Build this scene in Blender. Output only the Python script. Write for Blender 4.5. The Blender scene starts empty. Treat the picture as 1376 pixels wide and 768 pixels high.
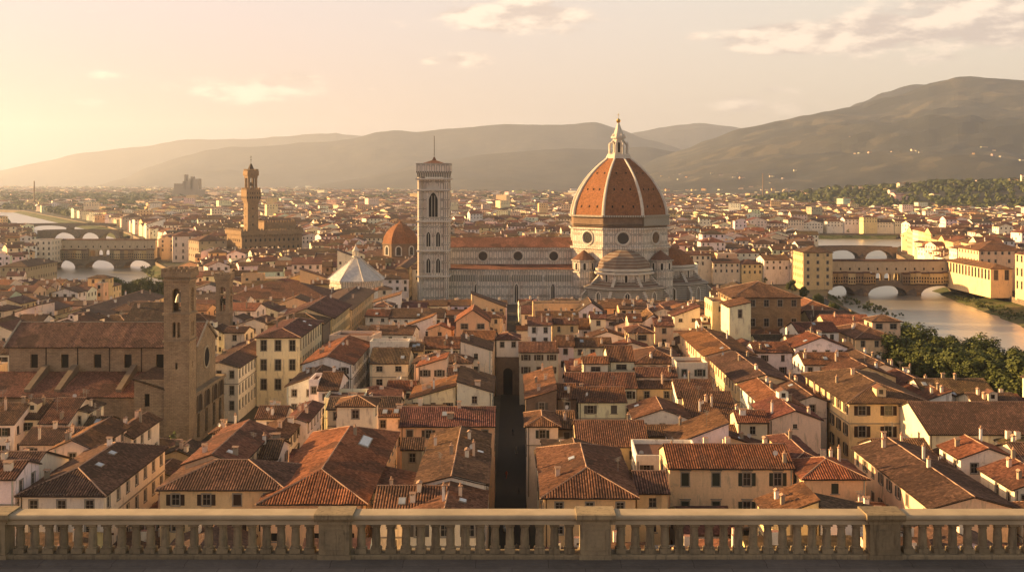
import bpy, math, random
from math import sin, cos, pi, radians, sqrt, exp
from mathutils import Vector, Matrix, noise, geometry
random.seed(11)
R = random.random
def U(a, b): return a + (b - a) * random.random()

# ------------------------------------------------------------------ camera, sky, sun, exposure
F, CX, HY, CH = 1475.0, 688.0, 243.0, 65.0          # focal length and horizon in photo pixels, eye height in metres
sc = bpy.context.scene
COL = sc.collection
cam = bpy.data.objects.new("camera", bpy.data.cameras.new("camera"))
COL.objects.link(cam); sc.camera = cam
cam.location = (0, 0, CH); cam.rotation_euler = (pi / 2, 0, 0)
cam.data.sensor_width = 36; cam.data.lens = 36 * F / 1376
cam.data.shift_y = -(384 - HY) / 1376
cam.data.clip_start = 0.5; cam.data.clip_end = 60000
SUN_EL, SUN_AZ = radians(14.5), radians(-79.0)       # azimuth measured from +Y towards +X
sdir = Vector((sin(SUN_AZ) * cos(SUN_EL), cos(SUN_AZ) * cos(SUN_EL), sin(SUN_EL)))
sl = bpy.data.lights.new("sun", 'SUN'); sun = bpy.data.objects.new("sun", sl); COL.objects.link(sun)
sl.energy = 5.0; sl.angle = radians(0.6); sl.color = (1.0, 0.60, 0.25)
sun.rotation_euler = sdir.to_track_quat('Z', 'Y').to_euler()
sc.view_settings.view_transform = 'Standard'; sc.view_settings.look = 'None'
sc.view_settings.exposure = 1.60; sc.view_settings.gamma = 1.0
sc.view_settings.use_curve_mapping = False
cy = sc.cycles
cy.use_denoising = True
try: cy.denoiser = 'OPENIMAGEDENOISE'; cy.denoising_prefilter = 'ACCURATE'; cy.denoising_input_passes = 'RGB_ALBEDO_NORMAL'
except Exception: pass
cy.max_bounces = 4; cy.diffuse_bounces = 3; cy.glossy_bounces = 2; cy.transmission_bounces = 2; cy.volume_bounces = 1
cy.transparent_max_bounces = 6; cy.use_adaptive_sampling = False; cy.caustics_reflective = False; cy.caustics_refractive = False

class NT:
    """small node-tree writer"""
    def __init__(s, tree): s.t = tree; s.n = tree.nodes; s.l = tree.links; s.n.clear()
    def node(s, typ, **kw):
        nd = s.n.new(typ)
        for k, v in kw.items():
            if k.startswith("i_"):
                key = k[2:]; key = int(key) if key.isdigit() else key.replace("_", " ")
                s.put(nd, key, v)
            else: setattr(nd, k, v)
        return nd
    def put(s, nd, key, v):
        inp = nd.inputs[key]
        if isinstance(v, bpy.types.NodeSocket): s.l.new(v, inp)
        else: inp.default_value = v
    def m(s, op, a, b=0.0, c=0.0, clamp=False):
        nd = s.n.new("ShaderNodeMath"); nd.operation = op; nd.use_clamp = clamp
        for i, v in enumerate((a, b, c)):
            if i < len(nd.inputs): s.put(nd, i, v)
        return nd.outputs[0]
    def mix(s, fac, a, b, blend='MIX'):
        nd = s.n.new("ShaderNodeMix"); nd.data_type = 'RGBA'; nd.blend_type = blend
        s.put(nd, 0, fac); s.put(nd, 6, a if not isinstance(a, tuple) else (*a, 1)[:4]); s.put(nd, 7, b if not isinstance(b, tuple) else (*b, 1)[:4])
        return nd.outputs[2]
    def step(s, x, lo, hi):
        nd = s.n.new("ShaderNodeMapRange"); nd.interpolation_type = 'SMOOTHSTEP'
        s.put(nd, 0, x); s.put(nd, 1, lo); s.put(nd, 2, hi); return nd.outputs[0]
    def noise(s, vec, scale, detail=3, rough=0.5, dim='3D'):
        nd = s.n.new("ShaderNodeTexNoise"); nd.noise_dimensions = dim
        if vec is not None: s.put(nd, "Vector", vec)
        s.put(nd, "Scale", scale); s.put(nd, "Detail", detail); s.put(nd, "Roughness", rough)
        return nd.outputs[0]

# world: Nishita sky, warmed by the evening air, with clouds placed by compass direction
w = bpy.data.worlds.new("World"); sc.world = w; w.use_nodes = True
t = NT(w.node_tree)
sky = t.node("ShaderNodeTexSky", sky_type='NISHITA')
sky.sun_disc = False; sky.sun_elevation = SUN_EL; sky.sun_rotation = SUN_AZ
sky.altitude = 120; sky.air_density = 1.0; sky.dust_density = 3.0; sky.ozone_density = 1.0
tc = t.node("ShaderNodeTexCoord"); sep = t.node("ShaderNodeSeparateXYZ", i_0=tc.outputs["Generated"])
X_, Y_, Z_ = sep.outputs
az = t.m('MULTIPLY', t.m('ARCTAN2', X_, Y_), 180 / pi)
el = t.m('MULTIPLY', t.m('ARCSINE', Z_), 180 / pi)
comb = t.node("ShaderNodeCombineXYZ", i_0=az, i_1=t.m('MULTIPLY', el, 2.6), i_2=0.0)
n1 = t.noise(comb.outputs[0], 0.32, 7, 0.56); n2 = t.noise(comb.outputs[0], 1.1, 5, 0.6)
offs = t.node("ShaderNodeVectorMath", operation='ADD', i_0=comb.outputs[0], i_1=(-0.5, 1.1, 0.0)); n1s = t.noise(offs.outputs[0], 0.32, 7, 0.56)
def sky_at(px, py): return math.degrees(math.atan((px - CX) / F)), math.degrees(math.atan((HY - py) / F * cos(math.atan((px - CX) / F))))
clouds = [  # photo position of centre, half width, half height (px), density
    (690, 22, 140, 22, 1.0), (765, 42, 60, 10, .6), (637, 80, 34, 12, 1.1), (575, 82, 22, 8, .7), (1060, 50, 90, 22, 1.25), (1200, 42, 120, 26, 1.2),
    (1330, 36, 110, 34, 1.0), (1300, 10, 140, 26, .8), (936, 50, 20, 8, .7), (330, 120, 110, 16, 1.0), (400, 106, 46, 12, .95), (140, 102, 26, 6, .55),
    (110, 138, 50, 8, .45), (1020, 140, 90, 20, .5), (1040, 122, 40, 10, .5), (1250, 78, 90, 12, .5), (500, 120, 12, 4, .4), (350, 160, 90, 5, .25)]
tot = None
for (px, py, rx, ry, k) in clouds:
    a0, e0 = sky_at(px, py); ra, re = rx / F * 57.3, ry / F * 57.3
    dx = t.m('DIVIDE', t.m('SUBTRACT', az, a0), ra); dy = t.m('DIVIDE', t.m('SUBTRACT', el, e0), re)
    g = t.m('MULTIPLY', t.m('EXPONENT', t.m('MULTIPLY', t.m('ADD', t.m('MULTIPLY', dx, dx), t.m('MULTIPLY', dy, dy)), -1.1)), k)
    tot = g if tot is None else t.m('MAXIMUM', tot, g)
nn = t.m('ADD', t.m('MULTIPLY', n1, 1.25), t.m('MULTIPLY', n2, 0.30))
dens = t.step(t.m('ADD', t.m('MULTIPLY', tot, 1.35), t.m('MULTIPLY', t.m('SUBTRACT', nn, 0.775), 1.7)), 0.34, 0.95)
# beyond the photo's patch of sky: a thin scatter of the same clouds
other = t.m('MULTIPLY', t.step(n1, 0.56, 0.72), t.step(el, 12, 20))
dens = t.m('MAXIMUM', dens, t.m('MULTIPLY', other, 0.6))
tint = t.mix(0.85, (1.0, 1.0, 1.0), (1.2, 0.90, 0.67))
base = t.mix(1.0, sky.outputs[0], tint, 'MULTIPLY')
# even out the blue: mix towards pale evening haze colour close to the horizon
low = t.m('SUBTRACT', 1.0, t.step(el, 7, 38))
sunside = t.step(t.m('MULTIPLY', az, -1.0), -30, 60)
hi = t.step(el, 1, 12)
pale = t.mix(sunside, t.mix(hi, (5.6, 4.6, 3.35), (5.2, 4.75, 4.1)), t.mix(hi, (3.7, 2.4, 2.5), (4.3, 3.4, 3.95)))
base = t.mix(t.m('MULTIPLY', low, 0.94), base, pale)
lit = t.m('SUBTRACT', n2, 0.1)
ccol = t.mix(t.step(t.m('SUBTRACT', n1, n1s), -0.10, 0.12), (4.3, 3.5, 3.0), (7.2, 5.8, 4.5))
final = t.mix(t.m('MULTIPLY', dens, 0.9), base, ccol)
bg = t.node("ShaderNodeBackground", i_Color=final, i_Strength=0.060)
out = t.node("ShaderNodeOutputWorld"); t.l.new(bg.outputs[0], out.inputs[0])
w.cycles.sampling_method = 'MANUAL'; w.cycles.sample_map_resolution = 512

# ------------------------------------------------------------------ materials
MATS = {}
def mat(name, build):
    m = bpy.data.materials.new(name); m.use_nodes = True
    t = NT(m.node_tree); b = t.node("ShaderNodeBsdfPrincipled"); o = t.node("ShaderNodeOutputMaterial")
    t.l.new(b.outputs[0], o.inputs[0]); b.inputs["Roughness"].default_value = 0.85
    b.inputs["Specular IOR Level"].default_value = 0.2
    build(t, b); MATS[name] = m; return m
def colour_source(t, kind):
    if kind == 'obj': return t.node("ShaderNodeObjectInfo").outputs["Color"]
    if kind == 'attr': return t.node("ShaderNodeAttribute", attribute_name="Col").outputs["Color"]
    return kind
def gpos(t): return t.node("ShaderNodeNewGeometry").outputs["Position"]
def val(t, c, f):      # multiply a colour by a scalar socket
    v = t.node("ShaderNodeVectorMath", operation='SCALE'); t.put(v, 0, c); t.put(v, "Scale", f); return v.outputs[0]
def plaster(src):
    def f(t, b):
        c = colour_source(t, src); p = gpos(t)
        mp = t.node("ShaderNodeMapping", i_Vector=p, i_Scale=(1, 1, 0.22))
        a = t.noise(mp.outputs[0], 0.9, 5, 0.62); s = t.noise(p, 0.25, 3); g = t.noise(p, 3.5, 4, .65)
        k = t.m('ADD', t.m('MULTIPLY', a, 0.55), t.m('ADD', t.m('MULTIPLY', s, 0.35), t.m('MULTIPLY', g, .35)))
        k = t.m('ADD', k, 0.44)
        c2 = val(t, c, k)
        worn = t.mix(t.m('MULTIPLY', t.step(a, 0.53, 0.70), .55), c2, (0.22, 0.17, 0.12))
        worn = t.mix(t.m('MULTIPLY', t.step(t.noise(p, .45, 6, .7), .60, .66), .45), worn, (.42, .33, .23))
        t.put(b, "Base Color", worn)
        bm = t.node("ShaderNodeBump", i_Strength=0.25, i_Distance=0.05, i_Height=g); t.put(b, "Normal", bm.outputs[0])
    return f
mat("plaster", plaster('obj')); mat("plaster_mass", plaster('attr'))
def rooftile(src, fine=True):
    def f(t, b):
        c = colour_source(t, src); p = gpos(t)
        uv = t.node("ShaderNodeUVMap").outputs[0]
        s = t.node("ShaderNodeSeparateXYZ", i_0=uv)
        wob = t.m('MULTIPLY', t.m('SUBTRACT', t.noise(p, .8, 2), .5), .5)
        cu = t.m('FLOOR', t.m('DIVIDE', s.outputs[0], 0.4)); cv = t.m('FLOOR', t.m('DIVIDE', t.m('ADD', s.outputs[1], wob), 0.42))
        cell = t.node("ShaderNodeCombineXYZ", i_0=cu, i_1=cv)
        wn = t.node("ShaderNodeTexWhiteNoise", noise_dimensions='2D', i_Vector=cell.outputs[0])
        big = t.noise(p, 0.16, 4, 0.6); med = t.noise(p, 0.9, 4, .65); sm = t.noise(p, 5.0, 3, .6)
        k = t.m('ADD', t.m('MULTIPLY', wn.outputs[0], 0.75), t.m('ADD', t.m('MULTIPLY', big, .7), t.m('MULTIPLY', med, .5)))
        c2 = val(t, c, t.m('ADD', k, 0.02))
        vor = t.node("ShaderNodeTexVoronoi", i_Vector=p, i_Scale=.22); vs = t.node("ShaderNodeSeparateXYZ", i_0=vor.outputs["Color"])
        c2 = t.mix(t.m('MULTIPLY', t.step(vs.outputs[0], .72, .76), .5), c2, val(t, c2, 1.55))
        c2 = t.mix(t.m('MULTIPLY', t.step(vs.outputs[1], .74, .78), .55), c2, (.055, .032, .021))
        pale = t.mix(t.m('MULTIPLY', t.step(wn.outputs[0], 0.8, 1.0), 0.2), c2, (0.27, 0.14, 0.08))
        lich = t.mix(t.m('MULTIPLY', t.step(t.m('ADD', med, t.m('MULTIPLY', sm, .3)), 0.72, 0.88), 0.4), pale, (0.055, 0.042, 0.032))
        if src == 'obj':        # groove shade painted into the colour: cover tiles paler, pan tiles between darker
            fu = t.m('ABSOLUTE', t.m('SUBTRACT', t.m('FRACT', t.m('DIVIDE', s.outputs[0], 0.4)), 0.5))
            lich = val(t, lich, t.m('SUBTRACT', 1.42, t.m('MULTIPLY', t.step(fu, .16, .40), .95)))
        t.put(b, "Base Color", lich)
        fr = t.m('FRACT', t.m('DIVIDE', t.m('ADD', s.outputs[1], wob), 0.42))
        h = t.m('ADD', t.m('MULTIPLY', fr, -1.0), t.m('MULTIPLY', wn.outputs[0], .6))
        bm = t.node("ShaderNodeBump", i_Strength=0.6, i_Distance=0.06, i_Height=h); t.put(b, "Normal", bm.outputs[0])
    return f
mat("roof_tile", rooftile('obj')); mat("roof_tile_mass", rooftile('attr'))
def simple(col, rough=0.8, metal=0.0, var=0.25, sc_=1.5, bump=0.0, spec=None):
    def f(t, b):
        p = gpos(t); n = t.noise(p, sc_, 4, .6)
        t.put(b, "Base Color", val(t, t.node("ShaderNodeRGB").outputs[0], t.m('ADD', t.m('MULTIPLY', n, 2 * var), 1 - var)))
        for nd in t.n:
            if nd.bl_idname == "ShaderNodeRGB": nd.outputs[0].default_value = (*col, 1)
        b.inputs["Roughness"].default_value = rough; b.inputs["Metallic"].default_value = metal
        if spec is not None: b.inputs["Specular IOR Level"].default_value = spec
        if bump: t.put(b, "Normal", t.node("ShaderNodeBump", i_Strength=bump, i_Distance=0.05, i_Height=n).outputs[0])
    return f
mat("wood", simple((0.05, 0.032, 0.02)))
mat("ridge", simple((0.40, 0.25, 0.16), var=.35, sc_=3))
mat("trim", simple((0.30, 0.26, 0.20)))
mat("glass", simple((0.018, 0.017, 0.016), rough=0.25, var=.4, sc_=.6, spec=.5))
mat("sash", simple((0.30, 0.25, 0.19)))
mat("dark", simple((0.012, 0.010, 0.009), rough=1))
mat("metal", simple((0.25, 0.24, 0.22), rough=.4, metal=.8))
mat("dishwhite", simple((0.65, 0.63, 0.58), rough=.5))
mat("skyglass", simple((0.30, 0.33, 0.36), rough=.12, spec=.8))
mat("whitestone", simple((0.60, 0.55, 0.46), var=.3, sc_=.5))
mat("gold", simple((0.75, 0.5, 0.15), rough=.3, metal=1))
mat("copper", simple((0.30, 0.40, 0.34), rough=.6))
mat("stonepale", simple((0.42, 0.34, 0.23), var=.3, sc_=.8, bump=.3))
def shutter(t, b):
    c = colour_source(t, 'obj'); tcn = t.node("ShaderNodeTexCoord"); s = t.node("ShaderNodeSeparateXYZ", i_0=tcn.outputs["Object"])
    wv = t.m('SINE', t.m('MULTIPLY', s.outputs[2], 60.0))
    t.put(b, "Base Color", c); t.put(b, "Normal", t.node("ShaderNodeBump", i_Strength=.6, i_Distance=.03, i_Height=wv).outputs[0])
mat("shutter", shutter)
def masonry(c1, c2, mort, bw=.9, bh=.36, scale=1.0):
    def f(t, b):
        uv = t.node("ShaderNodeUVMap").outputs[0]; p = gpos(t)
        br = t.node("ShaderNodeTexBrick", i_Vector=uv, i_Color1=(*c1, 1), i_Color2=(*c2, 1), i_Mortar=(*mort, 1), i_Scale=scale)
        br.inputs["Brick Width"].default_value = bw; br.inputs["Row Height"].default_value = bh; br.inputs["Mortar Size"].default_value = .03
        n = t.noise(p, .35, 6, .65); n2 = t.noise(p, 2.2, 4, .6)
        k = t.m('ADD', t.m('MULTIPLY', n, 1.1), t.m('MULTIPLY', n2, .5))
        t.put(b, "Base Color", val(t, br.outputs[0], t.m('ADD', k, .2)))
        t.put(b, "Normal", t.node("ShaderNodeBump", i_Strength=.5, i_Distance=.08, i_Height=t.m('ADD', n2, t.m('MULTIPLY', br.outputs[1], -.4))).outputs[0])
    return f
mat("church_stone", masonry((.36, .27, .165), (.27, .195, .12), (.18, .135, .09)))
mat("palazzo_stone", masonry((.30, .20, .105), (.235, .155, .085), (.16, .115, .07), 1.2, .5))
mat("bridge_stone", masonry((.26, .20, .13), (.2, .155, .11), (.13, .1, .07), 1.2, .5))
mat("brick", masonry((.26, .165, .10), (.20, .13, .085), (.17, .13, .09), .45, .16))
def marble(t, b):
    uv = t.node("ShaderNodeUVMap").outputs[0]; p = gpos(t); s = t.node("ShaderNodeSeparateXYZ", i_0=uv)
    def lines(v, period, lo, hi):
        f = t.m('ABSOLUTE', t.m('SUBTRACT', t.m('FRACT', t.m('DIVIDE', v, period)), 0.5))   # 0 centre .. .5 edge
        return t.m('MULTIPLY', t.m('GREATER_THAN', f, lo), t.m('LESS_THAN', f, hi)), f
    a, fa = lines(s.outputs[0], 2.5, .27, .35); c, fc = lines(s.outputs[1], 4.6, .35, .405)
    inu = t.m('LESS_THAN', fa, .36); inv = t.m('LESS_THAN', fc, .405)
    frame = t.m('MAXIMUM', t.m('MULTIPLY', a, inv), t.m('MULTIPLY', c, inu))
    band = t.m('GREATER_THAN', fc, .465)
    k = t.m('MAXIMUM', frame, band)
    n = t.noise(p, .3, 5, .65); n2 = t.noise(p, 2.5, 4, .6)
    pink = t.mix(t.step(t.noise(p, .12, 2), .45, .65), (.68, .61, .51), (.60, .50, .40))
    col = t.mix(t.m('MULTIPLY', k, .88), pink, (.07, .085, .07))
    t.put(b, "Base Color", val(t, col, t.m('ADD', t.m('ADD', t.m('MULTIPLY', n, .75), t.m('MULTIPLY', n2, .35)), .42)))
    b.inputs["Roughness"].default_value = .6
mat("marble", marble)
def stripes(t, b):
    uv = t.node("ShaderNodeUVMap").outputs[0]; p = gpos(t); s = t.node("ShaderNodeSeparateXYZ", i_0=uv)
    f = t.m('GREATER_THAN', t.m('FRACT', t.m('DIVIDE', s.outputs[1], 1.0)), .62)
    n = t.noise(p, .5, 5, .65)
    col = t.mix(f, (.54, .48, .39), (.13, .13, .11))
    t.put(b, "Base Color", val(t, col, t.m('ADD', t.m('MULTIPLY', n, .9), .45)))
mat("marble_stripes", stripes)
def balus(t, b):
    uv = t.node("ShaderNodeUVMap").outputs[0]; p = gpos(t); s = t.node("ShaderNodeSeparateXYZ", i_0=uv)
    fu = t.m('ABSOLUTE', t.m('SUBTRACT', t.m('FRACT', t.m('DIVIDE', s.outputs[0], .9)), .5))
    k = t.m('LESS_THAN', fu, .24)
    t.put(b, "Base Color", t.mix(k, (.52, .46, .37), (.09, .10, .085)))
mat("marble_gallery", balus)
def domem(t, b):
    uv = t.node("ShaderNodeUVMap").outputs[0]; p = gpos(t)
    s = t.node("ShaderNodeSeparateXYZ", i_0=uv)
    cell = t.node("ShaderNodeCombineXYZ", i_0=t.m('FLOOR', t.m('DIVIDE', s.outputs[0], .6)), i_1=t.m('FLOOR', t.m('DIVIDE', s.outputs[1], .6)))
    wn = t.node("ShaderNodeTexWhiteNoise", noise_dimensions='2D', i_Vector=cell.outputs[0]).outputs[0]
    n = t.noise(p, .22, 5, .65)
    k = t.m('ADD', t.m('ADD', t.m('MULTIPLY', wn, .45), t.m('MULTIPLY', n, .9)), .3)
    t.put(b, "Base Color", val(t, t.mix(t.step(n, .5, .75), (.25, .106, .044), (.18, .084, .044)), k))
mat("dome_tile", domem)
def lead(t, b):
    p = gpos(t); n = t.noise(p, .7, 5, .65)
    t.put(b, "Base Color", t.mix(t.step(n, .35, .7), (.48, .46, .43), (.66, .62, .56))); b.inputs["Roughness"].default_value = .6
mat("white_roof", lead)
def tribt(t, b):
    p = gpos(t); s = t.node("ShaderNodeSeparateXYZ", i_0=p); n = t.noise(p, .3, 4, .6)
    f = t.m('GREATER_THAN', t.m('FRACT', t.m('DIVIDE', s.outputs[2], 1.5)), .55)
    t.put(b, "Base Color", val(t, t.mix(f, (.25, .20, .15), (.17, .105, .068)), t.m('ADD', n, .5)))
mat("tribune_tile", tribt)
def ground(t, b):
    p = gpos(t); n = t.noise(p, .01, 6, .6); n2 = t.noise(p, .15, 5, .6)
    c = t.mix(t.step(n, .4, .62), (.075, .06, .045), (.05, .055, .028))
    t.put(b, "Base Color", val(t, c, t.m('ADD', n2, .5)))
mat("ground", ground)
def paving(t, b):
    p = gpos(t); n = t.noise(p, .6, 6, .65); n2 = t.noise(p, 9, 4, .6)
    br = t.node("ShaderNodeTexBrick", i_Vector=p, i_Color1=(.17, .15, .13, 1), i_Color2=(.14, .125, .108, 1), i_Mortar=(.08, .07, .06, 1), i_Scale=1.0)
    br.inputs["Brick Width"].default_value = 1.4; br.inputs["Row Height"].default_value = .5; br.inputs["Mortar Size"].default_value = .008
    t.put(b, "Base Color", val(t, br.outputs[0], t.m('ADD', t.m('ADD', n, t.m('MULTIPLY', n2, .5)), .2)))
    t.put(b, "Normal", t.node("ShaderNodeBump", i_Strength=.4, i_Distance=.02, i_Height=n2).outputs[0])
mat("paving", paving)
mat("asphalt", simple((.024, .021, .018), var=.3, sc_=.8))
def balustr(t, b):
    p = gpos(t); n = t.noise(p, 1.3, 6, .65); n2 = t.noise(p, 14, 5, .65)
    c = t.mix(t.step(n, .42, .7), (.30, .235, .14), (.235, .185, .115))
    mp = t.node("ShaderNodeMapping", i_Vector=p, i_Scale=(9, 9, 1.3)); st_ = t.noise(mp.outputs[0], 1.0, 6, .65)
    c = t.mix(t.m('MULTIPLY', t.step(st_, .50, .66), .6), c, (.11, .09, .06))
    c = val(t, c, t.m('ADD', t.m('MULTIPLY', t.node("ShaderNodeObjectInfo").outputs["Random"], .4), .82))
    c = t.mix(t.m('MULTIPLY', t.step(t.noise(p, 3.2, 6, .7), .52, .72), .7), c, (.13, .11, .075))
    t.put(b, "Base Color", val(t, c, t.m('ADD', t.m('MULTIPLY', n2, .5), .72)))
    t.put(b, "Normal", t.node("ShaderNodeBump", i_Strength=.25, i_Distance=.01, i_Height=n2).outputs[0])
mat("balustrade_stone", balustr); mat("rail_stone_sunlit", simple((.40, .325, .215), var=.4, sc_=1.6, bump=.2))  # rail colour paler than the balusters: sunlight on its top painted in
def water(t, b):
    p = gpos(t)
    mp = t.node("ShaderNodeMapping", i_Vector=p, i_Scale=(1, .45, 1))
    n = t.noise(mp.outputs[0], .35, 4, .6); big = t.noise(p, .02, 3)
    t.put(b, "Base Color", t.mix(big, (.46, .42, .34), (.40, .37, .30)))
    b.inputs["Roughness"].default_value = .30; b.inputs["Metallic"].default_value = .55; b.inputs["Specular IOR Level"].default_value = 1.0; b.inputs["IOR"].default_value = 1.7
    t.put(b, "Normal", t.node("ShaderNodeBump", i_Strength=.8, i_Distance=.45, i_Height=n).outputs[0])
mat("water", water)
def bank(t, b):
    p = gpos(t); n = t.noise(p, .12, 5, .65); n2 = t.noise(p, 1.3, 4)
    t.put(b, "Base Color", val(t, t.mix(t.step(n, .4, .6), (.06, .085, .02), (.13, .12, .05)), t.m('ADD', n2, .5)))
    t.put(b, "Normal", t.node("ShaderNodeBump", i_Strength=1, i_Distance=.6, i_Height=n2).outputs[0])
mat("bank", bank)
def hill(c1, c2, c3, s1=.0022, s2=.012):
    def f(t, b):
        p = gpos(t); n = t.noise(p, s1, 9, .62); n2 = t.noise(p, s2, 7, .68)
        vo = t.node("ShaderNodeTexVoronoi", i_Vector=p, i_Scale=s2 * .8); vc = t.node("ShaderNodeSeparateXYZ", i_0=vo.outputs["Color"])
        c = t.mix(t.step(n, .42, .58), c1, c2)
        field = t.m('MULTIPLY', t.step(vc.outputs[0], .62, .68), t.step(n, .46, .56))
        c = t.mix(t.m('MULTIPLY', field, .75), c, c3)
        c = val(t, c, t.m('ADD', t.m('MULTIPLY', n2, 1.2), .35))
        t.put(b, "Base Color", c)
        t.put(b, "Normal", t.node("ShaderNodeBump", i_Strength=.5, i_Distance=9.0, i_Height=n2).outputs[0])
    return f
mat("hill_near", hill((.030, .033, .026), (.05, .05, .038), (.11, .095, .06)))
mat("hill_far", hill((.036, .038, .034), (.046, .047, .040), (.07, .066, .05)))
def leaf(t, b):
    inf = t.node("ShaderNodeNewGeometry"); r = inf.outputs["Random Per Island"]
    c = t.mix(r, (.020, .036, .010), (.095, .115, .025))
    c = t.mix(t.m('MULTIPLY', t.noise(inf.outputs["Position"], .35, 2), .5), c, (.10, .10, .02))
    t.put(b, "Base Color", c); b.inputs["Roughness"].default_value = .7
mat("leaf", leaf)
mat("bark", simple((.07, .05, .035)))
mat("facade_marks", simple((0.035, 0.027, 0.02)))
M = MATS

# ------------------------------------------------------------------ mesh writer
class MB:
    def __init__(s): s.v = []; s.f = []; s.m = []; s.uv = []; s.c = []
    def add(s, pts, mi=0, uv=None, col=None):
        i = len(s.v); s.v.extend(pts); n = len(pts); s.f.append(tuple(range(i, i + n))); s.m.append(mi)
        s.uv.append(uv if uv else [(0, 0)] * n); s.c.append(col)
    def box(s, x0, x1, y0, y1, z0, z1, mi=0, bottom=True, col=None):
        a, b, c, d = (x0, y0), (x1, y0), (x1, y1), (x0, y1)
        for (p, q) in ((a, b), (b, c), (c, d), (d, a)):
            L = abs(q[0] - p[0]) + abs(q[1] - p[1]); o = p[0] + p[1]
            s.add([(p[0], p[1], z0), (q[0], q[1], z0), (q[0], q[1], z1), (p[0], p[1], z1)], mi, [(0, z0), (L, z0), (L, z1), (0, z1)], col)
        s.add([(x0, y0, z1), (x1, y0, z1), (x1, y1, z1), (x0, y1, z1)], mi, [(x0, y0), (x1, y0), (x1, y1), (x0, y1)], col)
        if bottom: s.add([(x0, y1, z0), (x1, y1, z0), (x1, y0, z0), (x0, y0, z0)], mi, None, col)
    def prism(s, cx, cy, n, r0, z0, r1, z1, mi=0, rot=0.0, cap=True, apothem=True, sides=None, bot=False):
        k = 1 / cos(pi / n) if apothem else 1
        A = [(cos(rot + 2 * pi * (i + .5) / n), sin(rot + 2 * pi * (i + .5) / n)) for i in range(n)]
        lo = [(cx + a * r0 * k, cy + b * r0 * k, z0) for a, b in A]; hi = [(cx + a * r1 * k, cy + b * r1 * k, z1) for a, b in A]
        h = sqrt((z1 - z0) ** 2 + (r1 - r0) ** 2); w0 = r0 * k * sin(pi / n); w1 = r1 * k * sin(pi / n)
        zb = z0
        for i in range(n):
            if sides is not None and i not in sides: continue
            j = (i + 1) % n
            if r1 < 1e-4: s.add([lo[i], lo[j], (cx, cy, z1)], mi, [(-w0, zb), (w0, zb), (0, zb + h)])
            else: s.add([lo[i], lo[j], hi[j], hi[i]], mi, [(-w0, zb), (w0, zb), (w1, zb + h), (-w1, zb + h)])
        if cap and r1 > 1e-4: s.add(hi, mi)
        if bot: s.add(lo[::-1], mi)
    def lathe(s, cx, cy, prof, n=12, mi=0):
        for (r0, z0), (r1, z1) in zip(prof, prof[1:]):
            s.prism(cx, cy, n, max(r0, 1e-3), z0, r1, z1, mi, cap=False, apothem=False)
        if prof[-1][0] > 1e-4: s.prism(cx, cy, n, prof[-1][0], prof[-1][1], prof[-1][0] * .999, prof[-1][1] + .001, mi, cap=True, apothem=False)
    def beam(s, p, q, r, mi=0, n=6):
        p, q = Vector(p), Vector(q); d = (q - p); L = d.length
        if L < 1e-6: return
        d.normalize(); a = d.orthogonal().normalized(); b = d.cross(a)
        P = [p + (a * cos(2 * pi * i / n) + b * sin(2 * pi * i / n)) * r for i in range(n)]
        Q = [x + d * L for x in P]
        for i in range(n):
            j = (i + 1) % n; s.add([tuple(P[i]), tuple(P[j]), tuple(Q[j]), tuple(Q[i])], mi)
        s.add([tuple(x) for x in P[::-1]], mi); s.add([tuple(x) for x in Q], mi)
    def panel(s, o, ux, uy, width, z0, z1, holes=(), depth=.22, mi=0, u_off=0.0, back=None):
        """upright wall from ground point o along (ux,uy); outward side is to the right of the walk direction (uy,-ux)"""
        def P(u, z, d=0.0): return (o[0] + ux * u - uy * -0 * 0 + (-uy) * d, o[1] + uy * u + ux * d, z)
        xs = {0.0, width}; zs = {z0, z1}
        hs = [h for h in holes if h[0] > .02 and h[1] < width - .02 and h[2] >= z0 and h[3] < z1]
        for h in hs: xs |= {h[0], h[1]}; zs |= {h[2], h[3]}
        xs = sorted(xs); zs = sorted(zs)
        for zi in range(len(zs) - 1):
            a, b = zs[zi], zs[zi + 1]; zc = (a + b) / 2; run = None
            for xi in range(len(xs) - 1):
                c, d = xs[xi], xs[xi + 1]; xc = (c + d) / 2
                inside = any(h[0] < xc < h[1] and h[2] < zc < h[3] for h in hs)
                if not inside: run = c if run is None else run
                if run is not None and (inside or xi == len(xs) - 2):
                    e = c if inside else d
                    s.add([P(run, a), P(e, a), P(e, b), P(run, b)], mi, [(run + u_off, a), (e + u_off, a), (e + u_off, b), (run + u_off, b)])
                    run = None
        for h in hs:
            c, d, a, b = h[:4]; arch = len(h) > 4 and h[4]
            if arch:
                r = (d - c) / 2; pointed = h[4] == 'g'; m_ = (c + d) / 2; hh = r * (1.5 if pointed else 1.0)
                arc = []
                for k in range(7):
                    tt = k / 6
                    if pointed: arc.append((c + r * tt, b - hh + hh * sin(tt * pi / 2) ** .85))
                    else: arc.append((m_ - r * cos(tt * pi / 2), b - hh + hh * sin(tt * pi / 2)))
                rarc = [(2 * m_ - u, z) for u, z in arc]
                for k in range(6):
                    (u0, q0), (u1, q1) = arc[k], arc[k + 1]
                    s.add([P(c, b), P(u0, q0), P(u1, q1)], mi, [(c, b), (u0, q0), (u1, q1)])
                    (u0, q0), (u1, q1) = rarc[k], rarc[k + 1]
                    s.add([P(d, b), P(u1, q1), P(u0, q0)], mi, [(d, b), (u1, q1), (u0, q0)])
                path = [(c, a)] + arc + rarc[::-1][1:] + [(d, a)]
            else: path = [(c, a), (c, b), (d, b), (d, a)]
            path.append(path[0])
            for (u0, q0), (u1, q1) in zip(path, path[1:]):
                s.add([P(u0, q0), P(u0, q0, depth), P(u1, q1, depth), P(u1, q1)], mi, [(u0, q0), (u0 + .2, q0), (u1 + .2, q1), (u1, q1)])
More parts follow.
